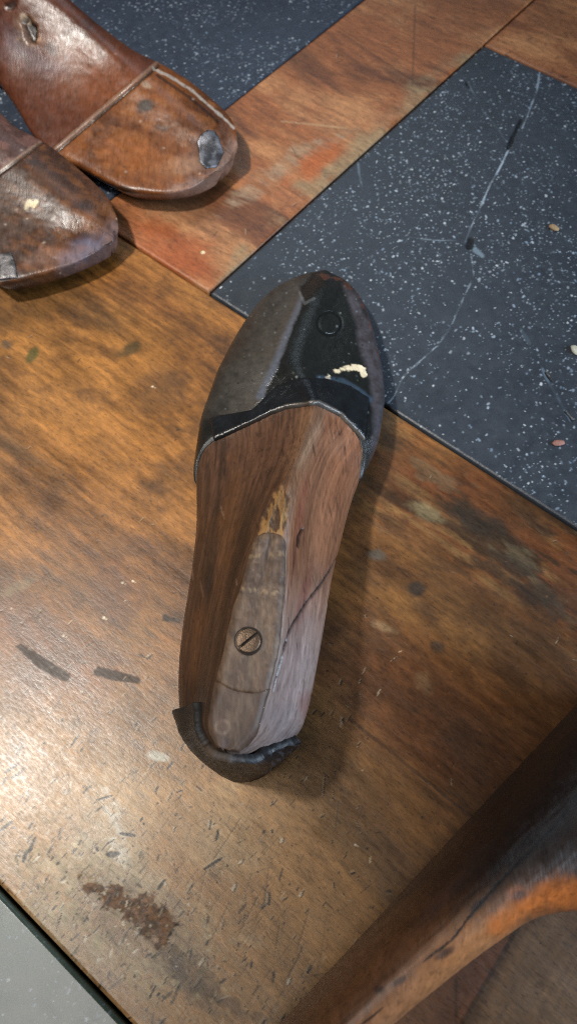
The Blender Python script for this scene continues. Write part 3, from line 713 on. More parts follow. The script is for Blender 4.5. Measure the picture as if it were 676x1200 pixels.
def tube_ring(center, normal, prof, n=40, squash=1., rot=0.):
    """lathe of (r, h) about normal at center"""
    nz = Vector(normal).normalized(); ax = nz.orthogonal().normalized(); ay = nz.cross(ax)
    V = []
    for (r, h) in prof:
        for k in range(n):
            a = 2 * math.pi * k / n; V.append(Vector(center) + ax * (r * math.cos(a)) + ay * (r * math.sin(a)) + nz * h)
    f = [(i * n + k, i * n + (k + 1) % n, (i + 1) * n + (k + 1) % n, (i + 1) * n + k) for i in range(len(prof) - 1) for k in range(n)]
    f.append(tuple(range(n))[::-1]); f.append(tuple((len(prof) - 1) * n + k for k in range(n)))
    return [tuple(v) for v in V], f
sc, sn, _ = mid.hit(291, 752); 
_n = [mid.hit(291 + a, 752 + b) for a in (-16, -8, 0, 8, 16) for b in (-14, -7, 0, 7, 14)]
_q = np.array([k[0] for k in _n]); _c = _q.mean(0); sn = np.linalg.svd(_q - _c)[2][2]; sn = sn * np.sign(sn[2])
sc = _c + ((sc - _c) - ((sc - _c) @ sn) * sn) + sn * (max((_q - _c) @ sn) * .5 + .0012)
R = .0040
V, f = tube_ring(sc, sn, [(R * 1.14, -.0012), (R * 1.14, .0001), (R * 1.06, .0001), (R * 1.0, -.0002)], 48)
mesh_obj('screw_hole', V, f, M_plain, shoe, lin(34, 24, 17), .7)
# screw head split in two halves by its slot, built as one mesh
def screw_head(center, normal, R, slot_ang, sw=.0005, depth=.0008):
    nz = np.array(Vector(normal).normalized()); x = np.array([math.cos(slot_ang), math.sin(slot_ang), 0]); x = x - (x @ nz) * nz; x /= np.linalg.norm(x); y = np.cross(nz, x)
    V = []; Fc = []
    for sg in (1, -1):
        base = len(V); a0 = math.asin(sw / R); n = 22; arc = [a0 + (math.pi - 2 * a0) * k / n for k in range(n + 1)]
        for (r, h) in ((1., -.0003), (1., .0002), (.93, .0004), (.6, .00055)):
            for a in arc:
                V.append(center + x * (R * r * math.cos(a)) * sg + y * sg * max(sw, R * r * math.sin(a)) + nz * h)
        m = n + 1
        for i in range(3):
            for k in range(n): Fc.append((base + i * m + k, base + i * m + k + 1, base + (i + 1) * m + k + 1, base + (i + 1) * m + k))
        Fc.append(tuple(base + 3 * m + k for k in range(m)))
        for i in range(3): Fc.append((base + i * m + n, base + i * m, base + (i + 1) * m, base + (i + 1) * m + n))
    return np.array(V), Fc
V, f = screw_head(sc, sn, R * .98, math.atan2(1, 1.25))
scr = mesh_obj('screw', V, f, M_metal, shoe, lin(98, 78, 60), .4, False); scr['label'] = 'slotted brass screw in the top plate'

# ---- leather over the toe
vamp = [(228, 566), (232, 545), (239, 527), (250, 517), (275, 506), (300, 494), (320, 484), (340, 477.5), (371, 473.5), (386, 479), (398, 488), (412, 502), (421, 516), (424, 528), (422, 545), (420, 562)]
uvs = [mid.hit_uv(*q) for q in vamp]
uvs = sorted([(u, t) for t, u in uvs]); keep = [uvs[0]]
for q in uvs[1:]:
    if q[0] - keep[-1][0] > .06: keep.append(q)
uk = [1.6] + [q[0] for q in keep if 2.2 < q[0] < 9.8] + [10.4]; tk = [q[1] for q in keep if 2.2 < q[0] < 9.8]; tk = [tk[0] - .02] + tk + [tk[-1] - .02]
edge = lambda u: np.interp(u, uk, tk)
nv = 420; nt = 420
Uc = np.linspace(1.6, 10.4, nv); ec = edge(Uc); k = np.ones(5) / 5; ec = np.convolve(np.pad(ec, 2, 'edge'), k, 'valid')
w = np.linspace(0, 1, nt); TH = ec[None, :] * (1 - w[:, None]) + (math.pi - .02) * w[:, None]; UU = Uc[None, :] + 0 * TH
Gc = mid.S(TH, UU); Nc = mid.normals(TH, UU); px, py = proj(Gc)
n1 = fbm(px * .02, py * .02, 0., 5, 701); n2 = fbm(px * .15, py * .15, 0., 5, 703); n3 = fbm(px * .45, py * .45, 0., 3, 705)
c = lin(26, 28, 27) * (.6 + .5 * n1 + .35 * n2)[..., None]
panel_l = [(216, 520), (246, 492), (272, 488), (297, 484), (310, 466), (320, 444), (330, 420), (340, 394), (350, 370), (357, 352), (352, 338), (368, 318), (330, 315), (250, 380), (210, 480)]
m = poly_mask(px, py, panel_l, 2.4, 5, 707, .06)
c = mixc(c, mixc(np.broadcast_to(lin(40, 38, 35), px.shape + (3,)), lin(70, 66, 61), sm(.2, .9, n2 * .35 + .75 * np.exp(-dist_poly(px, py, [(352, 360), (330, 410), (300, 470)])[0] / 45.))) * (.8 + .4 * n1)[..., None], m * .95)  # lighter near the ridge, darker outwards: curvature shading put into the colour
disp = m * .00035 + (n2 - .5) * .00025
rg = .21 + .08 * m + .22 * (n2 - .5)
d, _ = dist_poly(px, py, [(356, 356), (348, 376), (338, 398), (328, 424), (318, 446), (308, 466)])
mm = (1 - sm(2, 9, d)) * m; c = mixc(c, lin(92, 98, 112), mm * .7); rg -= .12 * mm  # pale blue sheen along the panel edge, painted in
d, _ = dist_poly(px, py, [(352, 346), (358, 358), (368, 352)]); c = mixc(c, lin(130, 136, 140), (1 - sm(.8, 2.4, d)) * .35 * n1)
# round stud print under the leather
rad = np.hypot(px - 385, (py - 381) * 1.05); m = 1 - sm(1.2, 2.6, np.abs(rad - 14)); disp -= m * .0003; c = c * (1 - .35 * m)[..., None]; disp += .0003 * (1 - sm(11, 14, rad))
# right side: grey mauve window sheen painted into the leather, red-brown where the wood shows
m = poly_mask(px, py, [(400, 335), (416, 345), (432, 380), (446, 430), (452, 470), (450, 520), (436, 560), (428, 545), (436, 500), (434, 460), (424, 420), (414, 380)], 4, 4, 709, .06)
c = mixc(c, mixc(np.broadcast_to(lin(84, 80, 86), px.shape + (3,)), lin(64, 58, 60), sm(.3, .8, n2)), m * .7)
d, _ = dist_poly(px, py, [(372, 324), (398, 330), (417, 346), (430, 372), (441, 405), (449, 445)]); d = d + (n2 - .5) * 8
c = mixc(c, lin(86, 54, 42), (1 - sm(.8, 3.2, d)) * .65)
# paint mark and specks
for q, w_ in (([(392, 437), (402, 434), (412, 432), (420, 434)], 3.1), ([(420, 434), (425, 440)], 2.8), ([(383, 446), (383, 452)], 2.2), ([(400, 454), (401, 463)], 1.3), ([(366, 458), (367, 460)], 1.2)):
    d, _ = dist_poly(px, py, q); d = d + (n3 - .5) * 3.5 + (fbm(px * .12, py * .12, 0., 4, 711) - .5) * 9; m = 1 - sm(w_ - .9, w_ + .9, d); c = mixc(c, lin(216, 200, 168), m * .95); rg += .2 * m; disp += .0001 * m
d, _ = dist_poly(px, py, [(372, 445), (400, 448), (420, 460), (432, 470)]); c = mixc(c, lin(60, 76, 92), (1 - sm(1, 5, d)) * .6)
for k in range(130):
    x = rr.uniform(250, 445); y = rr.uniform(335, 520); d = np.hypot(px - x, py - y); c = mixc(c, lin(*rr.choice([(120, 128, 130), (90, 90, 86), (20, 20, 20)])), (1 - sm(.5, rr.uniform(1., 2.2), d)) * rr.uniform(.3, .7))
c = c * (.25 + .75 * sm(0, .02, w))[:, None, None]; rg = rg + .3 * (1 - sm(0, .03, w))[:, None]
T = .0011 + disp; e = sm(0, .012, w)[:, None]; T = T * (.35 + .65 * e)
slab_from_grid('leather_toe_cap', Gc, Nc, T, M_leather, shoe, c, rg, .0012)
# the shiny black top band along the vamp edge
def bandcol(qx, qy, g):
    n = fbm(qx * .1, qy * .1, 0., 4, 721); c = lin(22, 25, 28) * (.6 + .8 * n)[..., None]
    d, _ = dist_poly(qx, qy, [(251, 516), (300, 495), (335, 479), (371, 474), (397, 487), (424, 516)]); return mixc(c, lin(120, 112, 104), (1 - sm(.4, 1.8, d)) * (.12 + .5 * sm(300, 360, qx)) * (.4 + .9 * n))  # thin highlight on the lower edge, painted in
mid.patch('leather_band', [(247, 492), (258, 489), (272, 487), (298, 483), (312, 468), (324, 455), (345, 446), (380, 446), (408, 454), (430, 468)], [(252, 517), (262, 513), (275, 507), (300, 495), (318, 486), (335, 480), (371, 475), (397, 488), (412, 503), (425, 518)], 110, 26, .0021, M_leather, shoe, bandcol, .24, .002, .3)

# ---- leather round the heel
def heel_counter():
    nphi, nh = 150, 30
    yl0, yr0 = .0148, .0125
    thl = math.acos(1 - 2 * yl0 / mid.L); thr = math.acos(1 - 2 * yr0 / mid.L)
    path = [(-1, t) for t in np.linspace(thl, .02, nphi // 2)] + [(1, t) for t in np.linspace(.02, thr, nphi - nphi // 2)]
    us_l = np.linspace(10., 7., 120); us_r = np.linspace(2., 5., 120)
    G = np.zeros((nphi, nh, 3)); 
    for i, (sd, t) in enumerate(path):
        q = i / (nphi - 1)
        zt = np.interp(q, [0, .06, .2, .4, .5, .62, .8, .93, 1], [.053, .0545, .0555, .055, .0545, .0525, .046, .037, .031]) + .0024 * (float(fbm(np.array([q * 18.]), np.array([0.]), 0., 3, 9)[0]) - .5)
        S_ = mid.S(np.full(120, t), us_l if sd < 0 else us_r); z = np.linspace(.0012, zt, nh)
        o = np.argsort(S_[:, 2])
        for k in range(2): G[i, :, k] = np.interp(z, S_[o, 2], S_[o, k])
        G[i, :, 2] = z
    for _ in range(3): G[1:-1] = (G[:-2] + 2 * G[1:-1] + G[2:]) / 4
    tan = np.gradient(G, axis=0); N = np.stack([-tan[..., 1], tan[..., 0], 0 * tan[..., 0]], -1); N /= np.maximum(np.linalg.norm(N, axis=-1, keepdims=True), 1e-9)
    cen = mid.S(np.array([.5]), np.array([6.]))[0]
    sg = np.sign(np.sum((G - cen) * N, -1)); N *= np.sign(np.median(sg))
    qq = np.linspace(0, 1, nphi)[:, None]; hh = np.linspace(0, 1, nh)[None]
    off = .0003 + .0016 * np.exp(-((qq - .72) / .1) ** 2) * hh ** 2 + .0006 * hh ** 3 * np.exp(-((qq - .5) / .3) ** 2) + .0012 * (1 - hh) * np.exp(-((qq - .55) / .35) ** 2) + .0003 * np.exp(-(qq / .05) ** 2) + .0008 * np.exp(-((1 - qq) / .05) ** 2)
    G = G + N * off[..., None]
    n = fbm(qq * 22, hh * 5, 0., 5, 741); n2 = fbm(qq * 70, hh * 14, 0., 4, 743)
    c = lin(19, 22, 27) * (.5 + 1. * n)[..., None]; n3 = fbm(qq * 70, hh * 7, 0., 4, 745)
    c = mixc(c, lin(104, 108, 118), sm(.5, .75, n3) * .45 * sm(.15, .3, qq)); c = mixc(c, lin(30, 24, 20), sm(.24, .1, qq + 0 * hh) * .8)
    c = mixc(c, lin(134, 104, 76), sm(.86, 1., hh + (n2 - .5) * .3) * .6 * np.exp(-((qq - .42) / .14) ** 2))
    T = .0019 + (n - .5) * .0006 + (n2 - .5) * .0003 + (n3 - .5) * .0002
    return slab_from_grid('heel_leather', G, N, T, M_leather, shoe, c * .62, .56 + .2 * (n2 - .5) - .14 * hh * sm(.45, .7, qq), .0012)
heel_counter()

# ---------- the two lasts at the upper left
def side_last(name, label, toe, axis_dir, L, leftpx, rightpx, tailL, tailR, H, top, seed, paint, conc, zoff=.0004, zbt=.006):
    toe = np.array(toe); d = np.array(axis_dir, float); d /= np.hypot(*d); heel = toe - d * L
    l = outline(heel, toe, leftpx) + tailL; r = outline(heel, toe, rightpx) + tailR
    o = Last(heel, toe, l, r, H=H, zw=[(0, .028), (.35, .026), (.5, .019), (.7, .0155), (1, .0145)], zb=[(0, 0), (.25, 0), (.4, .003), (.55, 0), (.75, 0), (.9, .002), (1, zbt)],
             top=top, drop=[(0, .001), (.3, .001), (.5, .004), (.7, .006), (.85, .0055), (.95, .003), (1, .0008)], conc=conc, nth=460, nu=320, zoff=zoff)
    root = thing(name, label, 'shoe last', (float(toe[0] - d[0] * L * .5), float(toe[1] - d[1] * L * .5), 0))
    px, py = proj(o.G); c, rg, disp = paint(o, px, py)
    front = (o.U > 1.5) & (o.U < 10.5)
    o.finish('last_body', M_last, root, c, rg, disp * front[None])
    return o, root

HS = [(0, .058), (.1, .062), (.3, .064), (.4, .060), (.48, .053), (.56, .045), (.64, .038), (.74, .033), (.84, .028), (.92, .0235), (.97, .019), (1, .0145)]
def paintA(o, px, py):
    G = o.G; n1 = fbm(px * .012, py * .012, 0., 5, 801); n2 = fbm(px * .035 + py * .06, py * .12 - px * .075, 0., 4, 803); n3 = fbm(px * .16, py * .16, 0., 4, 805)
    body = mixc(np.broadcast_to(lin(82, 44, 28), px.shape + (3,)), lin(52, 30, 22), sm(.4, .65, n1)); body = mixc(body, lin(120, 66, 34), blob(px, py, 110, 90, 60, 40, 35, .6, .4, 807, .02) * .6)
    body = mixc(body, lin(92, 78, 84), poly_mask(px, py, [(0, 20), (30, 40), (75, 80), (55, 90), (20, 70), (0, 60)], 14, 10, 809, .04) * .6)  # bluish-grey sheen on the instep, painted in
    toe = mixc(np.broadcast_to(lin(112, 64, 30), px.shape + (3,)), lin(80, 45, 23), sm(.4, .62, n1)); toe = mixc(toe, lin(128, 80, 42), sm(.45, .75, n2) * .5)
    q = [(60, 178), (75, 168), (110, 140), (145, 112), (179, 79)]
    sd = (px - 75) * (80 - 168) - (py - 168) * (179 - 75)            # which side of the seam
    m = sm(-300, 300, -sd * 1.)
    m = 1 - sm(-2, 2, ((px - 75) * -88 - (py - 168) * 104) / 136.)
    c = body * (1 - m)[..., None] + toe * m[..., None]
    d, t = dist_poly(px, py, q); dd = d + (n3 - .5) * 2
    sgn = ((px - 75) * -88 - (py - 168) * 104) / 136.
    disp = (n2 - .5) * .0002 + (n3 - .5) * .0002
    a = (1 - sm(.8, 2.2, np.abs(sgn + 2.2) + (n3 - .5))) * (d < 9); b = (1 - sm(1.2, 3., np.abs(sgn - 1.8) + (n3 - .5) * 2)) * (d < 9)
    c = mixc(c, lin(26, 16, 10), a * .9); disp -= a * .0008
    c = mixc(c, lin(140, 114, 96), b * .55 * sm(40, 100, px + 30)); disp += b * .0003
    # pale bare edge along the upper side of the toe piece
    d, t = dist_poly(px, py, [(180, 80), (205, 93), (225, 106), (245, 124), (262, 138), (274, 150)])
    c = mixc(c, lin(176, 168, 158), (1 - sm(.5, 2.4, d + (n3 - .5) * 3)) * .7)
    d, t = dist_poly(px, py, [(184, 88), (222, 114), (256, 143)]); c = mixc(c, lin(30, 22, 18), (1 - sm(.8, 2.6, d)) * .7)
    for (x, y, rx, ry, an, cc, am) in [(172, 124, 10, 7, -20, (26, 20, 14), .9), (190, 150, 10, 4, 10, (40, 28, 18), .6), (172, 100, 7, 4, 30, (150, 130, 110), .7), (240, 180, 30, 20, -40, (118, 92, 80), .5), (215, 195, 30, 10, -10, (150, 112, 84), .4), (145, 222, 14, 4, 10, (30, 22, 18), .8), (150, 180, 40, 20, 20, (140, 82, 40), .5)]:
        m = blob(px, py, x, y, rx, ry, an, .5, .5, int(x), .1); c = mixc(c, lin(*cc), m * am)
    d, t = dist_poly(px, py, [(205, 228), (246, 216), (266, 198), (276, 172)]); c = mixc(c, lin(152, 134, 126), (1 - sm(3, 17, d + (n3 - .5) * 12)) * .38)  # pale sheen round the toe tip, painted as a lighter rim
    # damaged hole near the top of the instep
    for (x, y, rx, ry, an, cc, am, dp) in [(33, 34, 13, 20, -28, (112, 84, 64), .8, .0), (36, 34, 7, 12, -25, (22, 16, 12), .95, .003), (28, 22, 4, 6, -20, (160, 140, 120), .8, 0), (44, 46, 4, 4, 0, (170, 130, 100), .7, 0), (14, 6, 6, 6, 0, (30, 24, 22), .8, .001), (60, 56, 6, 9, -30, (40, 34, 38), .6, 0), (78, 66, 4, 6, 0, (130, 110, 110), .5, 0)]:
        m = blob(px, py, x, y, rx, ry, an, .4, .7, int(x + 50), .15); c = mixc(c, lin(*cc), m * am); disp -= dp * m
    for k in range(50):
        x = rr.uniform(0, 270); y = rr.uniform(0, 230); d = np.hypot(px - x, py - y); c = mixc(c, lin(*rr.choice([(170, 150, 135), (40, 30, 24), (30, 22, 18)])), (1 - sm(.5, rr.uniform(1.2, 2.6), d)) * rr.uniform(.3, .7))
    c = c * (.7 + .35 * n2 + .25 * n3)[..., None]
    return c, .38 + .22 * (n3 - .5) - .1 * blob(px, py, 255, 190, 30, 30, 0, .5, 0), disp
LA = .245
tipA = P(273, 184, .014)[:2]; dirA = (.785, -.62)
A_top = [(0, -.004, .004), (.1, -.012, .012), (.35, -.010, .010), (.5, -.012, .006), (.62, -.016, .008), (.75, -.02, .018), (.88, -.016, .02), (1, -.001, .001)]
lastA, rootA = side_last('shoe_last', 'brown wooden last with a separate toe piece and metal toe tip, upper left corner', tipA, dirA, LA,
    [(276.5, 167, .0145), (273, 150, .0145), (262, 137, .015), (221, 105, .015), (178, 79, .015), (136, 56, .016)], [(264, 201, .014), (246, 215, .013), (216, 226, .013), (176, 229, .013), (141, 223, .013), (100, 201, .013), (65, 183, .014)],
    [(.012, -.022), (.04, -.030), (.075, -.026), (.11, -.022)], [(.012, .024), (.04, .030), (.08, .034), (.11, .042)], HS, A_top, 800, paintA, [(0, 0), (.3, .03), (.55, .06), (.7, -.08), (1, -.14)])

def metal_tip(lst, root, Lp, Rp, seed, cc, name='metal_toe_tip', thick=.0009):
    def colf(qx, qy, g):
        n = fbm(qx * .12, qy * .12, 0., 4, seed); return mixc(np.broadcast_to(lin(*cc), qx.shape + (3,)), lin(*(np.array(cc) * .55)), sm(.45, .65, n))
    return lst.patch(name, Lp, Rp, 26, 22, thick, M_metal, root, colf, .46, .0015, .5)
metal_tip(lastA, rootA, [(236, 158), (231, 166), (233, 178), (234, 190), (241, 198)], [(243, 153), (252, 154), (257, 163), (262, 178), (254, 196)], 811, (112, 113, 120))
def paintB(o, px, py):
    n1 = fbm(px * .014, py * .014, 0., 5, 851); n2 = fbm(px * .035 + py * .06, py * .12 - px * .075, 0., 4, 853); n3 = fbm(px * .16, py * .16, 0., 4, 855)
    c = mixc(np.broadcast_to(lin(84, 51, 30), px.shape + (3,)), lin(58, 36, 24), sm(.35, .65, n1)); c = mixc(c, lin(118, 73, 38), sm(.45, .75, n2) * .4)
    disp = (n2 - .5) * .0002 + (n3 - .5) * .0002
    q = [(-30, 222), (0, 200), (20, 186), (38, 173), (60, 158)]; d, t = dist_poly(px, py, q); sgn = ((px - 0) * -27 - (py - 200) * 38) / 46.6
    up = sm(-1, 2, sgn); c = mixc(c, mixc(np.broadcast_to(lin(104, 74, 66), px.shape + (3,)), lin(70, 50, 46), sm(.4, .6, n2)), up * .9)
    c = mixc(c, lin(140, 114, 96), (1 - sm(.6, 2.4, np.abs(sgn) + (n3 - .5) * 2)) * .6); m = (1 - sm(.6, 2, np.abs(sgn + 3))); c = mixc(c, lin(30, 20, 14), m * .7); disp -= m * .0005
    for q, w_ in (([(31, 244), (34, 236), (40, 242), (43, 236)], 2.6), ([(34, 240), (41, 239)], 2.2)):
        d, t = dist_poly(px, py, q); m = 1 - sm(w_ - 1, w_ + 1, d + (n3 - .5) * 2.5); c = mixc(c, lin(196, 178, 140), m * .9)
    for (x, y, rx, ry, an, cc, am) in [(96, 290, 24, 13, -30, (96, 98, 118), .6), (110, 262, 20, 10, 30, (124, 84, 60), .5), (60, 300, 40, 12, -10, (120, 82, 62), .5), (20, 260, 30, 16, 20, (64, 40, 24), .5), (100, 275, 6, 4, 0, (60, 50, 54), .6), (60, 215, 30, 8, 35, (84, 54, 34), .6)]:  # first patch is the blue highlight on the toe, painted in
        m = blob(px, py, x, y, rx, ry, an, .5, .6, int(x) + 7, .1); c = mixc(c, lin(*cc), m * am)
    d, t = dist_poly(px, py, [(80, 314), (123, 292), (138, 270)]); c = mixc(c, lin(128, 118, 124), (1 - sm(4, 22, d + (n3 - .5) * 14)) * .3)  # pale sheen on the toe rim, also put into the colour
    for k in range(50):
        x = rr.uniform(0, 140); y = rr.uniform(170, 330); d = np.hypot(px - x, py - y); c = mixc(c, lin(*rr.choice([(180, 160, 140), (40, 30, 24), (30, 22, 18)])), (1 - sm(.5, rr.uniform(1.2, 2.4), d)) * rr.uniform(.3, .7))
    c = c * (.7 + .35 * n2 + .25 * n3)[..., None]
    return c, .38 + .22 * (n3 - .5) - .1 * blob(px, py, 105, 282, 34, 26, -20, .5, 0), disp
tipB = P(135, 280, .0135)[:2]; dirB = (.80, -.60)
lastB, rootB = side_last('shoe_last', 'brown wooden last with a small cream mark on its toe, at the left edge', tipB, dirB, LA,
    [(133, 254, .0135), (110, 229, .013), (75, 201, .013), (40, 174, .014)], [(124, 291, .0135), (95, 309, .013), (50, 325, .013), (20, 333, .013), (0, 335, .013)],
    [(.012, -.022), (.04, -.029), (.08, -.028), (.12, -.032)], [(.012, .024), (.04, .030), (.08, .030), (.12, .038)], HS, A_top, 850, paintB, [(0, 0), (.3, .03), (.55, .06), (.7, -.08), (1, -.14)])
metal_tip(lastB, rootB, [(-14, 300), (-12, 312), (-8, 330)], [(14, 296), (19, 310), (21, 326)], 861, (120, 116, 116), 'metal_patch')

# ---------- the last lying on its side at the lower right
class Lying:
    def __init__(s, O, d, L, sole, instep, top, nth=420, nu=260):
        s.O = np.array(O, float); s.ey = nrm(d); s.ex = np.array([s.ey[1], -s.ey[0]]); s.L = L
        th = np.linspace(.01, math.pi - .01, nth); y = L * (1 - np.cos(th)) / 2; t = y / L
        env = np.sqrt(np.clip(1 - np.abs(np.clip((.12 - t) / .12, 0, 1)) ** 2, 0, 1)) * np.sqrt(np.clip(1 - np.clip((t - .9) / .1, 0, 1) ** 2.6, 0, 1))
        l, r, h = sole(y), instep(y), top(y); m = (l + r) / 2; hw = (r - l) / 2 * env; hz = h / 2 * (.35 + .65 * env)
        u = np.arange(nu) / nu * 2 * math.pi; cu, su = np.cos(u), np.sin(u); e = 2 / 2.15
        X = m[:, None] + hw[:, None] * (np.sign(cu) * np.abs(cu) ** e)[None]; Z = (h / 2)[:, None] * 0 + .0003 + hz[:, None] + hz[:, None] * (np.sign(su) * np.abs(su) ** e)[None]
        W = s.O + y[:, None, None] * s.ey + X[..., None] * s.ex
        s.G = np.concatenate([W, Z[..., None]], -1); s.u = u; s.nth, s.nu = nth, nu; s.y = y
O_ = P(334, 1200, .035)[:2]; dY = nrm([.745, .667]); y0 = .058
sole = herm([0, .03, .058, .10, .14, .18, .21, .235], [.006, .001, .0, .0, .0, .0005, .001, .004])
ins = herm([0, .03, .058, .080, .10, .118, .132, .1455, .16, .175, .20, .235], [.014, .017, .018, .0205, .0235, .027, .031, .040, .054, .068, .078, .074])
hh = herm([0, .04, .08, .13, .18, .235], [.034, .052, .062, .066, .064, .056])
ly = Lying(O_ - dY * y0, dY, .235, sole, ins, hh)
G = ly.G; px, py = proj(G)
n1 = fbm(px * .012, py * .012, 0., 5, 901); n2 = fbm((px + py) * .1, (px - py * -.0) * .01 - py * .01, 0., 4, 903)
al = (px * .74 - py * .67); ac = (px * .67 + py * .74)
n2 = fbm(al * .02, ac * .2, 0., 4, 905); n3 = fbm(px * .13, py * .13, 0., 4, 907); n4 = fbm(al * .008, ac * .02, 0., 3, 909); n2 = .5 + (n2 - .5) * .55
c = mixc(np.broadcast_to(lin(66, 42, 26), px.shape + (3,)), lin(48, 31, 21), sm(.3, .7, n4)); c = mixc(c, lin(96, 60, 34), sm(.5, .65, n2) * .35)
low = [(453, 1205), (481, 1173), (507, 1149), (549, 1121), (585, 1098), (616, 1077), (642, 1069), (690, 1066)]
d, t = dist_poly(px, py, low)
c = mixc(c, lin(134, 88, 54), sm(990, 1130, py) * .85 * sm(.1, .6, n2))  # lower part lightened in the base colour, as if better lit
c = mixc(c, lin(172, 114, 70), (1 - sm(14, 52, d + (n3 - .5) * 18)) * sm(640, 560, px) * .75)  # lit tan band along the lower edge, painted in
c = mixc(c, lin(122, 86, 64), blob(px, py, 440, 1165, 40, 60, 45, .6, .4, 911) * .5)
c = mixc(c, lin(190, 104, 44), poly_mask(px, py, [(565, 1098), (605, 1052), (650, 1030), (720, 1030), (720, 1075), (640, 1072), (610, 1082), (590, 1098)], 16, 14, 913, .05) * (.75 + .25 * sm(.3, .7, n3)))  # orange wood of the lower edge, with its lit glow painted in
c = mixc(c, lin(110, 60, 26), blob(px, py, 400, 1150, 20, 70, 45, .6, .4, 915) * .4)
for (x, y, rx, ry, an) in [(606, 1050, 10, 6, -20), (466, 1150, 12, 4, -30), (520, 1118, 12, 4, -30), (445, 1160, 6, 4, 0), (560, 1060, 14, 5, -40)]:
    m = blob(px, py, x, y, rx, ry, an, .5, .6, int(x), .1); c = mixc(c, lin(44, 34, 34), m * .7)
c = mixc(c, lin(24, 16, 11), sm(470, 600, px) * sm(28, 70, d) * .75)  # shade on the upper side, painted as a dark tone
disp = (n2 - .5) * .0003 + (n3 - .5) * .0002
c = c * (.8 + .22 * n2 + .2 * n3)[..., None]
c, disp = crack(px, py, c, disp, [(720, 890), (676, 932), (647, 971), (616, 1002), (585, 1033), (554, 1069), (528, 1103), (502, 1122), (494, 1130)], 2.0, .0001, (10, 7, 5))
c, disp = crack(px, py, c, disp, [(450, 1180), (430, 1196), (410, 1210)], 1.4, .0001, (40, 26, 20))
cen = G.mean(1, keepdims=True); nn_ = grid_normals(G); sg = np.sign(np.median(np.sum((G - cen) * nn_, -1)))
G = G + nn_ * sg * disp[..., None] * (np.sin(ly.u) > -.6)[None, :, None]
boot = thing('shoe_last', 'dark brown cracked wooden last lying on its side at the lower right corner', 'shoe last', (float(O_[0] + .06), float(O_[1] + .05), 0))
ly.G = G; ly.TH = None
V = G.reshape(-1, 3)
mesh_ = Last.__new__(Last); mesh_.G = G; mesh_.nth, mesh_.nu = ly.nth, ly.nu
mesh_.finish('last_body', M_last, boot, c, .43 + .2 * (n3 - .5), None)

# ------------------------------------------------------------------ crumbs on the table
def crumb(name, label, x, y, size, cc, seed, flat=.5, stretch=1.4, ang=0.):
    p = P(x, y)
    bm = bmesh.new(); bmesh.ops.create_icosphere(bm, subdivisions=3, radius=1)
    for v in bm.verts:
        q = v.co; n = fbm(np.array([q.x * 1.3 + seed]), np.array([q.y * 1.3]), np.array([q.z * 1.3]), 3, seed)[0]
        v.co = q * (.65 + .7 * n)
    bm.transform(Matrix.Rotation(ang, 4, 'Z') @ Matrix.Diagonal((size * stretch, size, size * flat, 1)))
    zmin = min(v.co.z for v in bm.verts)
    V = np.array([tuple(v.co) for v in bm.verts]) + np.array([p[0], p[1], -zmin]); f = [tuple(v.index for v in fc.verts) for fc in bm.faces]; bm.free()
    e = thing(name, label, 'crumb', (float(p[0]), float(p[1]), 0)) if False else None
    me = mesh_obj(name, V - np.array([p[0], p[1], 0]), f, M_plain, None, lin(*cc), .7); me.location = (p[0], p[1], .0)
    me['label'] = label; me['category'] = 'crumb'; me['group'] = 'crumbs on the stone'
    return me
crumb('wood_crumb', 'small tan wood crumb on the stone, far right', 648, 268, .0020, (150, 126, 96), 3, .45, 1.5, -.9)
crumb('wood_crumb', 'small pale cream crumb on the stone at the right edge', 673, 412, .0021, (180, 178, 162), 5, .5, 1.5, 1.9)
crumb('wood_crumb', 'small reddish crumb on the stone near its lower edge', 653, 520, .0016, (150, 106, 94), 8, .6, 1.7, 0.)

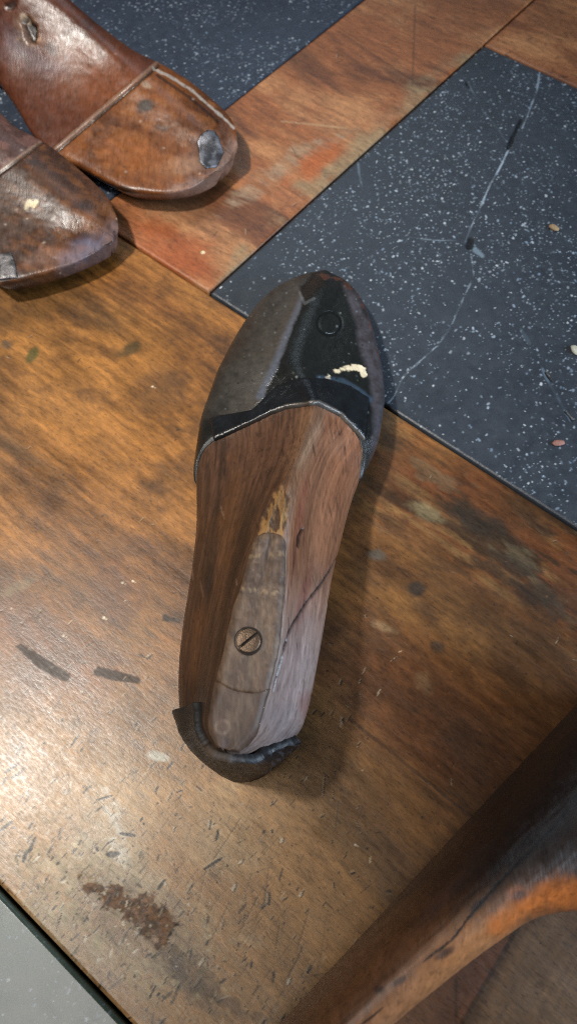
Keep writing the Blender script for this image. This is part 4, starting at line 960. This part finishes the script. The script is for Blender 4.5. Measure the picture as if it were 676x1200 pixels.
# ------------------------------------------------------------------ lamps and surroundings
def area(name, loc, target, size, power, col, sy=None):
    l = bpy.data.lights.new(name, 'AREA'); l.energy = power; l.color = col; l.size = size
    if sy: l.shape = 'RECTANGLE'; l.size_y = sy
    o = bpy.data.objects.new(name, l); link(o); o.location = loc
    o.rotation_euler = (Vector(target) - Vector(loc)).to_track_quat('-Z', 'Y').to_euler()
    return o
def spot(name, loc, target, power, col, deg, blend, radius):
    l = bpy.data.lights.new(name, 'SPOT'); l.energy = power; l.color = col; l.spot_size = math.radians(deg); l.spot_blend = blend; l.shadow_soft_size = radius
    o = bpy.data.objects.new(name, l); link(o); o.location = loc
    o.rotation_euler = (Vector(target) - Vector(loc)).to_track_quat('-Z', 'Y').to_euler()
    return o
spot('ceiling_lamp', (-.46, .17, 1.0), (-.16, .28, 0), 74., (1., .95, .87), 40, .85, .045)
area('ceiling_panel', (-.37, -.17, 1.0), (-.1, .03, 0), .42, 4.2, (1., .97, .92))
area('side_window', (.80, -.10, .38), (0, .15, .03), .45, 14.0, (.66, .82, 1.), .35)
area('far_window', (.10, 1.25, .95), (0, .2, 0), .55, 2.2, (.72, .86, 1.), .55)
w = bpy.data.worlds.new('World'); scene.world = w; w.use_nodes = True
bg = w.node_tree.nodes['Background']; bg.inputs[0].default_value = (.62, .74, .92, 1); bg.inputs[1].default_value = .045

cam = bpy.data.cameras.new('camera'); co = bpy.data.objects.new('camera', cam); link(co)
cam.sensor_fit = 'VERTICAL'; cam.sensor_height = 36; cam.sensor_width = 36 * 676 / 1200; cam.lens = F / 1200 * 36
cam.clip_start = .01; cam.clip_end = 50
M4 = Matrix([[*RW[0], 0], [*RW[1], 0], [*RW[2], CAMH], [0, 0, 0, 1]]); co.matrix_world = M4
cam.dof.use_dof = True; cam.dof.focus_distance = .29; cam.dof.aperture_fstop = 13.
scene.camera = co
scene.render.engine = 'CYCLES'; scene.cycles.filter_width = 1.0; scene.cycles.use_denoising = False
scene.view_settings.view_transform = 'Standard'; scene.view_settings.look = 'None'; scene.view_settings.exposure = 0
